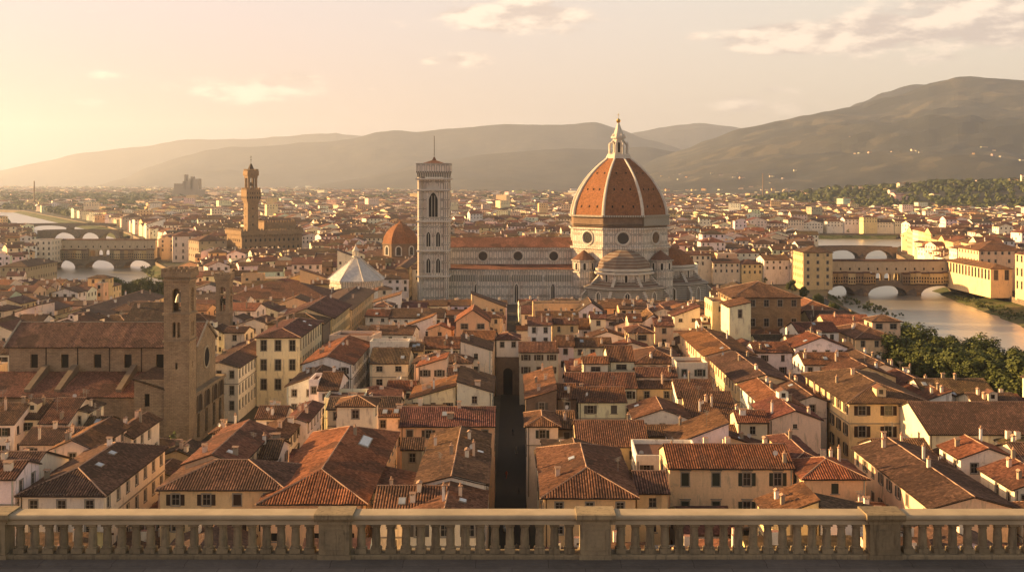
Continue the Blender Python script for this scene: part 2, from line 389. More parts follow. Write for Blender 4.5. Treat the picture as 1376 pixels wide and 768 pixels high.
    def build(s, name, mats, parent=None, color=None, attr=False, smooth=False):
        me = bpy.data.meshes.new(name); me.from_pydata(s.v, [], s.f)
        if not isinstance(mats, (list, tuple)): mats = [mats]
        for m in mats: me.materials.append(M[m])
        if len(mats) > 1: me.polygons.foreach_set("material_index", s.m)
        uvl = me.uv_layers.new(name="UVMap"); flat = []
        for u in s.uv:
            for a in u: flat.extend(a)
        uvl.data.foreach_set("uv", flat)
        if attr:
            ca = me.color_attributes.new("Col", 'FLOAT_COLOR', 'CORNER'); cc = []
            for f, c in zip(s.f, s.c): cc.extend((*(c or (.4, .35, .28)), 1.0) * len(f))
            ca.data.foreach_set("color", cc)
        if smooth: me.polygons.foreach_set("use_smooth", [True] * len(me.polygons))
        me.update()
        o = bpy.data.objects.new(name, me); COL.objects.link(o)
        if parent: o.parent = parent
        if color: o.color = (*color, 1)
        return o
def tag(o, label=None, cat=None, group=None, kind=None):
    if label: o['label'] = label
    if cat: o['category'] = cat
    if group: o['group'] = group
    if kind: o['kind'] = kind
    return o
def empty(name, loc, rz=0.0):
    o = bpy.data.objects.new(name, None); COL.objects.link(o); o.location = loc; o.rotation_euler = (0, 0, rz); return o
def inst(src, parent, loc, rz=0.0, scale=None, color=None, rot=None):
    o = src.copy(); COL.objects.link(o); o.parent = parent; o.location = loc; o.rotation_euler = rot or (0, 0, rz)
    if scale: o.scale = scale
    if color: o.color = (*color, 1)
    return o
class Proto:
    """mesh kept once and placed many times as separate objects"""
    def __init__(s, name, mb, mats, smooth=False, name_obj=None):
        o = mb.build(name, mats, smooth=smooth); s.me = o.data; s.name = name_obj or name; bpy.data.objects.remove(o)
    def put(s, parent, loc, rz=0.0, scale=None, color=None, rot=None):
        o = bpy.data.objects.new(s.name, s.me); COL.objects.link(o)
        if parent: o.parent = parent
        o.location = loc; o.rotation_euler = rot or (0, 0, rz)
        if scale: o.scale = scale
        if color: o.color = (*color, 1)
        return o

# ------------------------------------------------------------------ roof surfaces
def roof_face(mb, poly, tile, ou=0.0, thick=.2, col=None, under=True):
    """poly: 3D points, first edge is the eave; barrel tiles run up the slope when tile is set"""
    P = [Vector(p) for p in poly]
    u = (P[1] - P[0]).normalized(); n = Vector((0, 0, 0))
    for i in range(1, len(P) - 1): n += (P[i] - P[0]).cross(P[i + 1] - P[0])
    n.normalize()
    v = n.cross(u); q = [((p - P[0]).dot(u), (p - P[0]).dot(v)) for p in P]
    if tile:
        us = [a for a, b in q]; lo, hi = min(us), max(us); nst = max(2, int(round((hi - lo) / .1333))); prev = None; hs = (0, .115, .115)
        base = int(P[0].dot(u) / .1333)
        U_ = lambda k: (k + base) * .1333333 + ou
        for i in range(nst + 1):
            x = lo + (hi - lo) * i / nst; x_ = min(max(x, lo + 1e-4), hi - 1e-4); ys = []
            for k in range(len(q)):
                (a, b), (c, d) = q[k], q[(k + 1) % len(q)]
                if (a - x_) * (c - x_) < 0: ys.append(b + (d - b) * (x_ - a) / (c - a))
            if len(ys) < 2: continue
            y0, y1 = min(ys), max(ys); wv = noise.noise(P[0] * 3.1 + u * (x * .5)) * .12; h = hs[(i + base) % 3] + wv
            A = P[0] + u * x + v * y0 + n * h; B = P[0] + u * x + v * y1 + n * h
            if prev: mb.add([prev[0], tuple(A), tuple(B), prev[1]], 0, [(U_(i - 1), prev[3]), (U_(i), y0), (U_(i), y1), (U_(i - 1), prev[4])], col)
            prev = (tuple(A), tuple(B), x, y0, y1)
    else: mb.add([tuple(p) for p in P], 0, [(a + ou, b) for a, b in q], col)
    if under:
        lowp = [p - Vector((0, 0, thick)) for p in P]
        mb.add([tuple(p) for p in lowp[::-1]], 1, None, col)
        for k in range(len(P)):
            a, b = k, (k + 1) % len(P); mb.add([tuple(lowp[a]), tuple(lowp[b]), tuple(P[b]), tuple(P[a])], 1, None, col)
def roof_shape(kind, w, l, ze, p, o=.55):
    """returns slopes (first edge = eave), gables, ridge lines, height function, top z. local x in [-w/2,w/2], y in [0,l]"""
    a = w / 2; s = []; g = []; r = []; zb = ze - p * o; g_o = .3
    if kind == 'gx':
        h = p * l / 2; t_ = ze + h
        s = [[(-a - g_o, -o, zb), (a + g_o, -o, zb), (a + g_o, l / 2, t_), (-a - g_o, l / 2, t_)], [(a + g_o, l + o, zb), (-a - g_o, l + o, zb), (-a - g_o, l / 2, t_), (a + g_o, l / 2, t_)]]
        g = [[(a, 0, ze), (a, l, ze), (a, l / 2, t_)], [(-a, l, ze), (-a, 0, ze), (-a, l / 2, t_)]]
        r = [((-a - g_o, l / 2, t_), (a + g_o, l / 2, t_))]; H = lambda x, y: ze + p * min(y, l - y)
    elif kind == 'gy':
        h = p * a; t_ = ze + h
        s = [[(-a - o, l + g_o, zb), (-a - o, -g_o, zb), (0, -g_o, t_), (0, l + g_o, t_)], [(a + o, -g_o, zb), (a + o, l + g_o, zb), (0, l + g_o, t_), (0, -g_o, t_)]]
        g = [[(-a, 0, ze), (a, 0, ze), (0, 0, t_)], [(a, l, ze), (-a, l, ze), (0, l, t_)]]
        r = [((0, -g_o, t_), (0, l + g_o, t_))]; H = lambda x, y: ze + p * (a - abs(x))
    elif kind == 'hip':
        A = a + o; y0, y1 = -o, l + o; m_ = min(A, (y1 - y0) / 2); t_ = zb + p * m_
        if l >= w:
            R0, R1 = (0, y0 + m_, t_), (0, y1 - m_, t_)
            s = [[(-A, y0, zb), (A, y0, zb), R0], [(A, y1, zb), (-A, y1, zb), R1], [(A, y0, zb), (A, y1, zb), R1, R0], [(-A, y1, zb), (-A, y0, zb), R0, R1]]
        else:
            ym = l / 2; R0, R1 = (-A + m_, ym, t_), (A - m_, ym, t_)
            s = [[(-A, y0, zb), (A, y0, zb), R1, R0], [(A, y1, zb), (-A, y1, zb), R0, R1], [(A, y0, zb), (A, y1, zb), R1], [(-A, y1, zb), (-A, y0, zb), R0]]
        near = R0 if l >= w else None
        r = [(R0, R1)]
        C = [(-A, y0, zb), (A, y0, zb), (A, y1, zb), (-A, y1, zb)]
        r += ([(C[0], R0), (C[1], R0), (C[2], R1), (C[3], R1)] if l >= w else [(C[0], R0), (C[1], R1), (C[2], R1), (C[3], R0)])
        H = lambda x, y: ze + p * min(a - abs(x), y, l - y)
    elif kind in ('shf', 'shl', 'shr'):
        if kind == 'shf':
            t_ = ze + p * l; s = [[(-a - g_o, -o, zb), (a + g_o, -o, zb), (a + g_o, l + .2, t_ + p * .2), (-a - g_o, l + .2, t_ + p * .2)]]
            g = [[(a, 0, ze), (a, l, ze), (a, l, t_)], [(-a, l, ze), (-a, 0, ze), (-a, l, t_)], [(a, l, ze), (-a, l, ze), (-a, l, t_), (a, l, t_)]]; H = lambda x, y: ze + p * y
        elif kind == 'shr':
            t_ = ze + p * w; s = [[(a + o, -g_o, zb), (a + o, l + g_o, zb), (-a - .2, l + g_o, t_ + p * .2), (-a - .2, -g_o, t_ + p * .2)]]
            g = [[(-a, 0, ze), (a, 0, ze), (-a, 0, t_)], [(a, l, ze), (-a, l, ze), (-a, l, t_)], [(-a, l, ze), (-a, 0, ze), (-a, 0, t_), (-a, l, t_)]]; H = lambda x, y: ze + p * (a - x)
        else:
            t_ = ze + p * w; s = [[(-a - o, l + g_o, zb), (-a - o, -g_o, zb), (a + .2, -g_o, t_ + p * .2), (a + .2, l + g_o, t_ + p * .2)]]
            g = [[(-a, 0, ze), (a, 0, ze), (a, 0, t_)], [(a, l, ze), (-a, l, ze), (a, l, t_)], [(a, 0, ze), (a, l, ze), (a, l, t_), (a, 0, t_)]]; H = lambda x, y: ze + p * (x + a)
    else:
        t_ = ze; H = lambda x, y: ze - .6
    return s, g, r, H, t_

# ------------------------------------------------------------------ windows, shutters, roof furniture (each placed as its own object)
WIN = {}
def window_proto(kind, ww, wh):
    key = (kind, round(ww, 2), round(wh, 2))
    if key in WIN: return WIN[key]
    b = MB(); a = ww / 2
    b.add([(-a, .19, 0), (a, .19, 0), (a, .19, wh), (-a, .19, wh)], 0)
    if kind != 'bare':
        for x in ((-.03, .03), (-a, -a + .06), (a - .06, a)): b.box(x[0], x[1], .13, .17, .0, wh, 1, False)
        for z in (0.0, wh * .55, wh - .07): b.box(-a + .065, a - .065, .135, .165, z, z + .06, 1, True)
    if kind in ('stone', 'hood'):
        for x0, x1 in ((-a - .17, -a - .002), (a + .002, a + .17)): b.box(x0, x1, -.05, .06, 0, wh, 2, True)
        b.box(-a - .17, a + .17, -.06, .06, wh + .002, wh + .2, 2); 
    if kind == 'hood': b.box(-a - .32, a + .32, -.22, .02, wh + .32, wh + .46, 2)
    b.box(-a - .2, a + .2, -.12, .08, -.14, -.004, 2)
    WIN[key] = Proto("window", b, ["glass", "sash", "trim"]); return WIN[key]
SHUT = {}
def shutter_proto(sw, sh):
    key = (round(sw, 2), round(sh, 2))
    if key not in SHUT:
        b = MB(); b.box(0, sw, -.05, 0, 0, sh); SHUT[key] = Proto("shutter", b, "shutter")
    return SHUT[key]
def chimney_proto(v):
    b = MB(); hh = (1.0, 1.4, 2.2, .85)[v]; ww = (.36, .28, .2, .6)[v]; dd = (.27, .24, .2, .3)[v]
    b.box(-ww, ww, -dd, dd, -1.2, hh, 0)
    if v in (0, 3):
        for x in (-ww, ww - .1): b.box(x, x + .1, -dd, dd, hh + .002, hh + .3, 0)
        e = .14; b.add([(-ww - e, -dd - e, hh + .3), (ww + e, -dd - e, hh + .3), (ww + e, 0, hh + .55), (-ww - e, 0, hh + .55)], 1)
        b.add([(ww + e, dd + e, hh + .3), (-ww - e, dd + e, hh + .3), (-ww - e, 0, hh + .55), (ww + e, 0, hh + .55)], 1)
        for s_ in (-1, 1): b.add([(s_ * (ww + e), -dd - e, hh + .3), (s_ * (ww + e), dd + e, hh + .3), (s_ * (ww + e), 0, hh + .55)], 1)
    else:
        b.box(-ww - .08, ww + .08, -dd - .08, dd + .08, hh + .002, hh + .12, 1); b.prism(0, 0, 8, .14, hh + .122, .11, hh + .55, 1)
    return Proto("chimney", b, ["plaster", "ridge"])
CHIM = [chimney_proto(i) for i in range(4)]
b = MB(); b.beam((0, 0, -.4), (0, 0, 3.1), .035, n=5)
for z, l_ in ((3.0, .9), (2.7, .75), (2.4, .6)):
    b.beam((-l_, 0, z), (l_, 0, z), .022, n=4)
    for k in range(-2, 3): b.beam((k * l_ / 2.2, -.25, z), (k * l_ / 2.2, .25, z), .015, n=4)
ANT = Proto("antenna", b, "metal")
b = MB(); b.beam((0, 0, -.3), (0, 0, .7), .03, n=5)
for i in range(3):
    r0, r1 = .42 * i / 3, .42 * (i + 1) / 3
    for k in range(12):
        a0, a1 = 2 * pi * k / 12, 2 * pi * (k + 1) / 12
        q = lambda r, a: (r * cos(a), -.25 + r * r * -.6, .8 + r * sin(a))
        b.add([q(r0, a0), q(r1, a0), q(r1, a1), q(r0, a1)] if i else [q(0, 0), q(r1, a0), q(r1, a1)])
b.beam((0, -.25, .8), (0, -.7, .8), .02, n=4)
DISH = Proto("satellite_dish", b, "dishwhite")
b = MB(); b.box(-.55, .55, -.8, .8, -.05, .12, 0); b.box(-.45, .45, -.7, .7, .122, .15, 1)
SKYL = Proto("skylight", b, ["trim", "skyglass"])
b = MB()
b.panel((-1, -1.2), 1, 0, 2, -1.0, 1.5, [(.55, 1.45, .25, 1.2)]); b.add([(-1, -1.2, 1.5), (1, -1.2, 1.5), (0, -1.2, 2.0)]); b.add([(-.45, -1.0, .25), (.45, -1.0, .25), (.45, -1.0, 1.2), (-.45, -1.0, 1.2)], 1)
b.panel((1, -1.2), 0, 1, 2.6, -1.0, 1.5); b.panel((-1, 1.4), 0, -1, 2.6, -1.0, 1.5)
roof_face(b, [(-1.3, 1.6, 1.42), (-1.3, -1.5, 1.42), (0, -1.5, 2.06), (0, 1.6, 2.06)], False, thick=.1, under=False); roof_face(b, [(1.3, -1.5, 1.42), (1.3, 1.6, 1.42), (0, 1.6, 2.06), (0, -1.5, 2.06)], False, thick=.1, under=False)
n_ = len(b.f); b.m[n_ - 1] = 2; b.m[n_ - 2] = 2
DORM = Proto("dormer", b, ["plaster", "glass", "roof_tile_plain"]) if False else None
mat("dormer_roof", simple((.16, .078, .046), var=.4, sc_=2))
DORM = Proto("dormer", b, ["plaster", "glass", "dormer_roof"])

# ------------------------------------------------------------------ town houses
WALLS = {'white': (.84, .76, .64), 'cream': (.78, .66, .48), 'ochre': (.70, .475, .25), 'yellow': (.78, .565, .31), 'pink': (.72, .53, .37), 'grey': (.44, .38, .30), 'stone': (.31, .25, .17), 'brown': (.26, .19, .125)}
ROOFS = {'red': (.122, .056, .030), 'brown': (.100, .052, .031), 'orange': (.165, .075, .034), 'dark': (.072, .042, .027)}
SH = [(.055, .032, .02), (.09, .065, .045), (.05, .055, .035), (.12, .10, .075)]
HOUSES = []
NEAR = 300
def house(x, y, wd, ln, ze, roof='gx', p=.36, rot=0.0, wall='cream', rc='brown', floors=2, fh=3.5, win='stone', ww=1.15, wh=1.9, gap=3.0,
          shut=None, chim=None, extras=None, sides='auto', o=.55, name='town_house', zb=0.0, label=None, feature=None, stone=None, arcade=False):
    d = y; near = d < NEAR; px = CX + F * x / y
    root = empty(name, (x, y, 0), rot)
    col = WALLS[wall]; col = tuple(c * U(.92, 1.07) for c in col)
    rcol = tuple(c * U(.85, 1.15) for c in ROOFS[rc])
    slopes, gables, ridges, H, top = roof_shape(roof, wd, ln, ze, p, o)
    a = wd / 2; wm = stone or "plaster"
    faces = {'f': ((-a, 0), (1, 0), wd), 'r': ((a, 0), (0, 1), ln), 'b': ((a, ln), (-1, 0), wd), 'l': ((-a, ln), (0, -1), ln)}
    if sides == 'auto': sides = ('f' + ('r' if px < CX else 'l')) if not near else ('f' + ('r' if px < CX - 60 else 'l' if px > CX + 60 else 'rl'))
    wb = MB(); shutc = random.choice(SH); shut = (R() < .45) if shut is None else shut
    topz = ze + (.0 if roof != 'flat' else .0)
    for k, (o_, u_, L) in faces.items():
        holes = []
        if k in sides and L > 2.2:
            g_ = gap * (1 if k == 'f' else 1.08); n = max(1, int((L - 1.0) / g_)); n = min(n, 18); sp = L / n
            for fl in range(floors):
                zt = ze - .95 - fl * fh; zb_ = zt - wh
                if zb_ < .6: break
                for i in range(n):
                    if n > 2 and not feature and R() < (.06 if floors > 1 else .1): continue
                    c = sp * (i + .5); w_ = ww; h_ = wh
                    if fl == 0 and wh > 1.35 and win != 'hood': h_ = wh * .85
                    holes.append((c - w_ / 2, c + w_ / 2, zb_ + (wh - h_), zb_ + wh))
            if arcade and k == 'f': holes = [(sp * (i + .18), sp * (i + .82), ze - 4.2, ze - 1.0, True) for i in range(n)]
        wb.panel(o_, u_[0], u_[1], L, zb, topz, holes, u_off=R() * 5)
        for h in holes:
            cx_, w_ = (h[0] + h[1]) / 2, h[1] - h[0]; hh = h[3] - h[2]
            kind = 'bare' if arcade and k == 'f' else (win if near else ('stone' if win != 'plain' else 'plain'))
            pr = window_proto(kind, w_, hh) if not (arcade and k == 'f') else None
            loc = (o_[0] + u_[0] * cx_, o_[1] + u_[1] * cx_, h[2]); rz = math.atan2(u_[1], u_[0])
            if pr: wo = pr.put(root, loc, rz)
            else:
                q = MB(); q.add([(-w_ / 2, .21, 0), (w_ / 2, .21, 0), (w_ / 2, .21, hh), (-w_ / 2, .21, hh)], 0); wo = Proto("archway", q, "dark").put(root, loc, rz)
            if shut and pr and d < 330:
                sp_ = shutter_proto(w_ / 2, hh)
                e = .19 if kind in ('stone', 'hood') else .02
                if R() < .3:
                    sp_.put(wo, (-w_ / 2, .1, 0), color=shutc); sp_.put(wo, (0, .1, 0), color=shutc)
                else:
                    sp_.put(wo, (-w_ - e, -.01, 0), color=shutc); sp_.put(wo, (w_ / 2 + e, -.01, 0), color=shutc)
    for g in gables:
        gu = [(q[0] + q[1], q[2]) for q in g]; wb.add(g, 0, gu)
    if roof == 'flat':
        e = .25
        wb.box(-a - .02, a + .02, -.02, e, ze, ze + .8, 0); wb.box(-a - .02, a + .02, ln - e, ln + .02, ze, ze + .8, 0)
        wb.box(-a - .02, -a + e, e + .001, ln - e - .001, ze, ze + .8, 0); wb.box(a - e, a + .02, e + .001, ln - e - .001, ze, ze + .8, 0)
        wb.add([(-a, 0, ze + .01), (a, 0, ze + .01), (a, ln, ze + .01), (-a, ln, ze + .01)], 1)
    wo = wb.build("wall", [wm, "dormer_roof"], root, col)
    if near and wd > 5:
        e = .12
        if floors > 1 and R() < .5:
            q = MB(); z_ = ze - .95 - fh + .45
            for k in sides:
                o_, u_, L = faces[k]; n_ = (u_[1], -u_[0]); x0_, y0_ = o_; x1_, y1_ = o_[0] + u_[0] * L, o_[1] + u_[1] * L
                q.box(min(x0_, x1_) - (e if n_[0] < 0 else 0), max(x0_, x1_) + (e if n_[0] > 0 else 0), min(y0_, y1_) - (e if n_[1] < 0 else 0), max(y0_, y1_) + (e if n_[1] > 0 else 0), z_, z_ + .2)
            if not stone: q.build("string_course", "trim", wo)
        if R() < .8:
            q = MB(); sx = random.choice((-1, 1)); q.beam((sx * (a - .35), -.12, max(0, ze - 14)), (sx * (a - .35), -.12, ze - .3), .07, n=6); q.build("drainpipe", "copper" if R() < .3 else "wood", wo)
        if slopes and roof in ('gx', 'hip', 'shf'):
            q = MB(); q.beam((-a - .4, -o - .08, ze - p * o - .02), (a + .4, -o - .08, ze - p * o - .02), .085, n=6); q.build("gutter", "wood", wo)
    ro = None
    if slopes:
        rb = MB(); ou = int(U(0, 300)) * .4
        for s_ in slopes: roof_face(rb, s_, d < 400, ou, .16 if near else .22)
        ro = rb.build("roof", ["roof_tile", "wood"], root, rcol)
        if ridges and d < 420:
            rg = MB()
            for p_, q_ in ridges: rg.beam((p_[0], p_[1], p_[2] + .03), (q_[0], q_[1], q_[2] + .03), .13, n=6)
            rg.build("ridge_tile", "ridge", ro)
    par = ro or root
    nc = int(U(0, 3.4)) if chim is None else chim
    def spot(m_=.9): 
        return U(-a + m_, a - m_), U(m_, ln - m_)
    if wd > 3 and ln > 3:
        for i in range(nc):
            x_, y_ = spot(); v = random.choice((0, 0, 1, 3, 2)); CHIM[v].put(par, (x_, y_, H(x_, y_)), random.choice((0, pi / 2)), color=random.choice((WALLS['white'], WALLS['cream'], WALLS['pink'], WALLS['stone'])))
        if d < 420:
            ex = extras if extras is not None else random.choices(['', 'a', 'd', 's', 'ad', 'D', 'sa', 'ss'], (2, 3, 2, 2, 3, 1, 2, 1))[0] + (random.choice(('', 'a', 'd', 'aa')) if near else '')
            for e in ex:
                x_, y_ = spot(1.3)
                if e == 'a': ANT.put(par, (x_, y_, H(x_, y_)), U(0, 3), scale=(1, 1, U(.7, 1.1)))
                if e == 'd': DISH.put(par, (x_, y_, H(x_, y_)), U(-.6, .9))
                if e in 's' and slopes:
                    if roof in ('gx', 'shf') or (roof == 'hip' and wd > ln):
                        y_ = U(1.2, ln / 2 - 1) if ln > 4.6 else ln * .25; nrm = (math.atan(p), 0, 0)
                    elif roof in ('gy', 'hip', 'shr'): x_ = (U(1.0, a - .8) if a > 2 else a / 2) * (1 if px < CX else -1); nrm = (0, math.atan(p) * (1 if px < CX else -1), 0); y_ = U(min(a, ln / 2), ln - min(a, ln / 2)) if roof == 'hip' else y_
                    else: continue
                    SKYL.put(par, (x_, y_, H(x_, y_) + .1), rot=nrm)
                if e == 'D' and slopes and ln > 6:
                    y_ = min(ln * .28, 3.0); DORM.put(par, (U(-a * .4, a * .4), y_, H(0, y_) - .1 if roof in ('gx', 'shf') else H(0, y_)), color=col)
    HOUSES.append(dict(root=root, x=x, y=y, w=wd, l=ln, ze=ze, top=top, wall=wall, roof=roof, rc=rc, label=label, feature=feature, rot=rot))
    return root

def Wx(px, d): return (px - CX) / F * d
def Wz(py, d): return CH - (py - HY) / F * d
def H_(xl, xr, ye, ze, yr=None, roof='gx', L=None, yb=None, p=.36, ax=None, zt=None, **kw):
    """house whose front eave spans photo columns xl..xr at row ye, eave ze metres up; depth follows from those"""
    d = (CH - ze) * F / (ye - HY); xa, xb = Wx(xl, d), Wx(xr, d); wd = xb - xa
    if L is None:
        if yb is not None: L = (CH - ze) * F / (yb - HY) - d
        elif yr is not None and roof in ('gx',) or (roof == 'hip' and yr is not None): L = 2 * d * (ye - yr) / ((yr - HY) + p * F)
        elif yr is not None and roof == 'shf': L = d * (ye - yr) / ((yr - HY) + p * F)
        else: L = wd
    if roof == 'gy' and ax is not None: p = (ye - ax) * d / F / (wd / 2)
    return house((xa + xb) / 2, d, wd, max(L, 3), ze, roof, p, **kw)

# ------------------------------------------------------------------ ground, rivers, hills
WL = -5.0
river_a = [(-1600, 560), (-420, 585), (-345, 640), (-318, 700), (-328, 770), (-368, 868), (-385, 905), (-480, 1120), (-560, 1300), (-690, 1540), (-920, 1900), (-1200, 2300), (-2400, 3300),
           (-2300, 3420), (-1080, 2420), (-810, 1960), (-575, 1560), (-462, 1330), (-370, 1120), (-292, 905), (-282, 868), (-250, 800), (-212, 745), (-195, 690), (-230, 615), (-330, 545), (-1600, 500)]
river_b = [(182, 60), (186, 300), (174, 380), (168, 450), (167, 520), (172, 600), (190, 660), (194, 674), (222, 790), (277, 965), (300, 1060), (262, 1180), (150, 1270), (-60, 1330), (-60, 1400), (180, 1345), (470, 1330), (452, 1220), (372, 1060), (338, 965), (300, 800), (283, 690), (280, 640), (272, 560), (262, 480), (252, 400), (246, 300), (240, 60)]
def inside(pt, poly):
    x, y = pt; c = False; j = len(poly) - 1
    for i in range(len(poly)):
        xi, yi = poly[i]; xj, yj = poly[j]
        if (yi > y) != (yj > y) and x < (xj - xi) * (y - yi) / (yj - yi) + xi: c = not c
        j = i
    return c
GX, GY0, GY1 = 16000, -500, 17500
V2 = [Vector((-GX, GY0)), Vector((GX, GY0)), Vector((GX, GY1)), Vector((-GX, GY1))]; E2 = [(0, 1), (1, 2), (2, 3), (3, 0)]
for rv in (river_a, river_b):
    s0 = len(V2); V2 += [Vector(p) for p in rv]; E2 += [(s0 + i, s0 + (i + 1) % len(rv)) for i in range(len(rv))]
vv, _, ff, *_ = geometry.delaunay_2d_cdt(V2, E2, [], 1, 1e-4)
b = MB()
for f in ff:
    c = sum((vv[i] for i in f), Vector((0, 0))) / len(f)
    if inside(c, river_a) or inside(c, river_b): continue
    q = [vv[i] for i in f]
    if (q[1] - q[0]).cross(q[2] - q[0]) < 0: q = q[::-1]
    b.add([(p.x, p.y, 0) for p in q])
tag(b.build("ground", "ground"), kind='structure')
b = MB()
for rv in (river_a, river_b):
    n = len(rv); u = 0
    for i in range(n):
        p, q = rv[i], rv[(i + 1) % n]; L = math.dist(p, q)
        b.add([(*p, WL - 3), (*q, WL - 3), (*q, 0.0), (*p, 0.0)], 0, [(u, 0), (u + L, 0), (u + L, 8), (u, 8)]); u += L
        if L < 400: b.add([(*p, 0.001), (*q, 0.001), (*q, 1.0), (*p, 1.0)], 0, [(u, 0), (u + L, 0), (u + L, 1), (u, 1)])
tag(b.build("river_embankment", "bridge_stone"), kind='structure')
for rv, lim in ((river_a, (-2400, 0, 480, 3500)), (river_b, (-100, 500, 50, 1420))):
    x0, x1, y0, y1 = lim; b = MB(); b.add([(x0, y0, WL), (x1, y0, WL), (x1, y1, WL), (x0, y1, WL)])
    tag(b.build("river_water", "water"), kind='structure')
def strip(name, A, B, m, bulge=0.0):
    b = MB(); n = len(A)
    K = 6
    for i in range(n - 1):
        for k in range(K):
            def pt(j, kk):
                t_ = kk / K; p = Vector(A[j]).lerp(Vector(B[j]), t_); z_ = p.z + bulge * sin(pi * t_) * (.6 + .8 * noise.noise(Vector((p.x * .06, p.y * .06, 3))))
                return (p.x + 2.5 * noise.noise(Vector((p.y * .08, kk, 1))), p.y, z_)
            b.add([pt(i, k), pt(i, k + 1), pt(i + 1, k + 1), pt(i + 1, k)])
    return tag(b.build(name, m, smooth=True), kind='structure')
def sub(P_, n):
    o = []
    for p, q in zip(P_, P_[1:]):
        for k in range(n): o.append(tuple(p[i] + (q[i] - p[i]) * k / n for i in range(3)))
    return o + [P_[-1]]
strip("river_bank", sub([(283, 700, -2.5), (280, 640, -2), (272, 560, -2), (262, 480, -2), (252, 400, -2), (246, 300, -2)], 8), sub([(266, 700, -5.6), (256, 640, -5.6), (247, 560, -5.6), (235, 480, -5.6), (228, 400, -5.6), (222, 300, -5.6)], 8), "bank", 1.1)
strip("river_bank", sub([(197, 662, -5.6), (184, 600, -5.6), (183, 560, -5.6), (178, 520, -5.6), (178, 450, -5.6), (184, 380, -5.6)], 6)[::-1], sub([(189, 662, -2), (171, 600, -1.5), (168.5, 560, -1.5), (166, 520, -1.5), (167, 450, -2), (173, 380, -2)], 6)[::-1], "bank", 1.0)
strip("river_bank", sub([(-282, 868, -1.5), (-250, 800, -1.5), (-212, 745, -2)], 8), sub([(-293, 868, -5.6), (-266, 800, -5.6), (-226, 742, -5.6)], 8), "bank", 1.0)
strip("river_bank", sub([(-462, 1330, -1), (-575, 1560, -1), (-810, 1960, -1), (-1080, 2420, -1)], 8), sub([(-485, 1335, -5.6), (-612, 1575, -5.6), (-850, 1985, -5.6), (-1110, 2440, -5.6)], 8), "bank", 1.0)
strip("river_bank", sub([(300, 1085, -5.6), (262, 1215, -5.6), (160, 1290, -5.6)], 6)[::-1], sub([(452, 1220, -.5), (470, 1330, -.5), (180, 1345, -.5)], 6)[::-1], "bank", .6) if False else None
strip("river_bank", sub([(460, 1318, -5.3), (300, 1325, -5.3), (120, 1330, -5.3)], 6), sub([(470, 1334, .5), (300, 1344, .5), (100, 1362, .5)], 6), "bank", .4)
b = MB(); b.box(-3.4, 3.4, 96, 540, -.05, .004); tag(b.build("street", "asphalt"), kind='structure')
b = MB(); b.box(-59.6, -55.4, 225, 490, -.05, .004); tag(b.build("street", "asphalt"), kind='structure')
for x0, x1 in ((-3.4, -2.3), (2.5, 3.4)):
    b = MB(); b.box(x0, x1, 96, 540, -.05, .13); tag(b.build("pavement", "asphalt"), kind='structure')

def ridge_hill(name, pts, D, near, far, m, nx=150, ny=36, rough=.10, seed=0, ext=0):
    pts = [(Wx(x, D), max(3.0, Wz(y, D))) for x, y in pts]
    xs = [p[0] for p in pts]; x0, x1 = xs[0], xs[-1]
    def crest(x):
        for (a, h0), (c, h1) in zip(pts, pts[1:]):
            if a <= x <= c: t_ = (x - a) / (c - a); t_ = t_ * .6 + .4 * (t_ * t_ * (3 - 2 * t_)); return h0 + (h1 - h0) * t_
        return pts[0][1] if x < x0 else pts[-1][1]
    b = MB(); G = []
    for j in range(ny + 1):
        s_ = j / ny * 1.35                     # 0 foot .. 1 crest .. 1.35 behind
        y_ = near + (D - near) * s_ if s_ <= 1 else D + (far - D) * (s_ - 1) / .35
        row = []
        for i in range(nx + 1):
            x_ = x0 + (x1 - x0) * i / nx; xx = x_ * (y_ / D)
            h = crest(x_); k = (s_ ** 1.45) if s_ <= 1 else 1 - .5 * ((s_ - 1) / .35) ** 1.3
            nz = noise.fractal(Vector(((xx * .8 + y_ * .45) / 800 + seed, y_ / 1500, seed)), .9, 2.1, 4)
            nz2 = 1 - abs(noise.noise(Vector((xx / 420 + seed, y_ / 1300, 7 + seed)))) * 2
            amp = rough * h * (4 * s_ * max(0, 1.12 - s_) if s_ < 1.12 else 0) 
            z = h * k + amp * (nz * 1.5 + nz2 * .3) + h * .012 * nz
            row.append((xx, y_, z - 1.5 if j else -2.0))
        G.append(row)
    for j in range(ny):
        for i in range(nx): b.add([G[j][i], G[j][i + 1], G[j + 1][i + 1], G[j + 1][i]])
    o = b.build(name, m, smooth=True); tag(o, kind='structure')
    return lambda x, y: z_of(G, x, y, near, D, far, ny, x0, x1, nx)
def z_of(G, x, y, near, D, far, ny, x0, x1, nx):
    s_ = (y - near) / (D - near); j = int(min(max(s_ / 1.35 * ny, 0), ny)); xr = x / (y / D); i = int(min(max((xr - x0) / (x1 - x0) * nx, 0), nx)); return G[j][i][2]
mountain_z = ridge_hill("mountain", [(720, 246), (800, 238), (850, 222), (885, 212), (920, 201), (950, 189), (1000, 172), (1050, 158), (1085, 148), (1110, 142), (1140, 137), (1180, 130), (1215, 124), (1250, 114), (1290, 109), (1330, 107), (1376, 105), (1450, 100), (1560, 112), (1700, 140), (1900, 200)], 7600, 3600, 9500, "hill_near", 210, 48, .085, 3)
ridge_hill("mountain", [(1050, 190), (1110, 160), (1155, 133), (1190, 121), (1215, 114), (1240, 110), (1262, 105), (1290, 108), (1320, 116), (1376, 110), (1500, 125)], 9800, 8200, 11500, "hill_far", 80, 18, .08, 9)
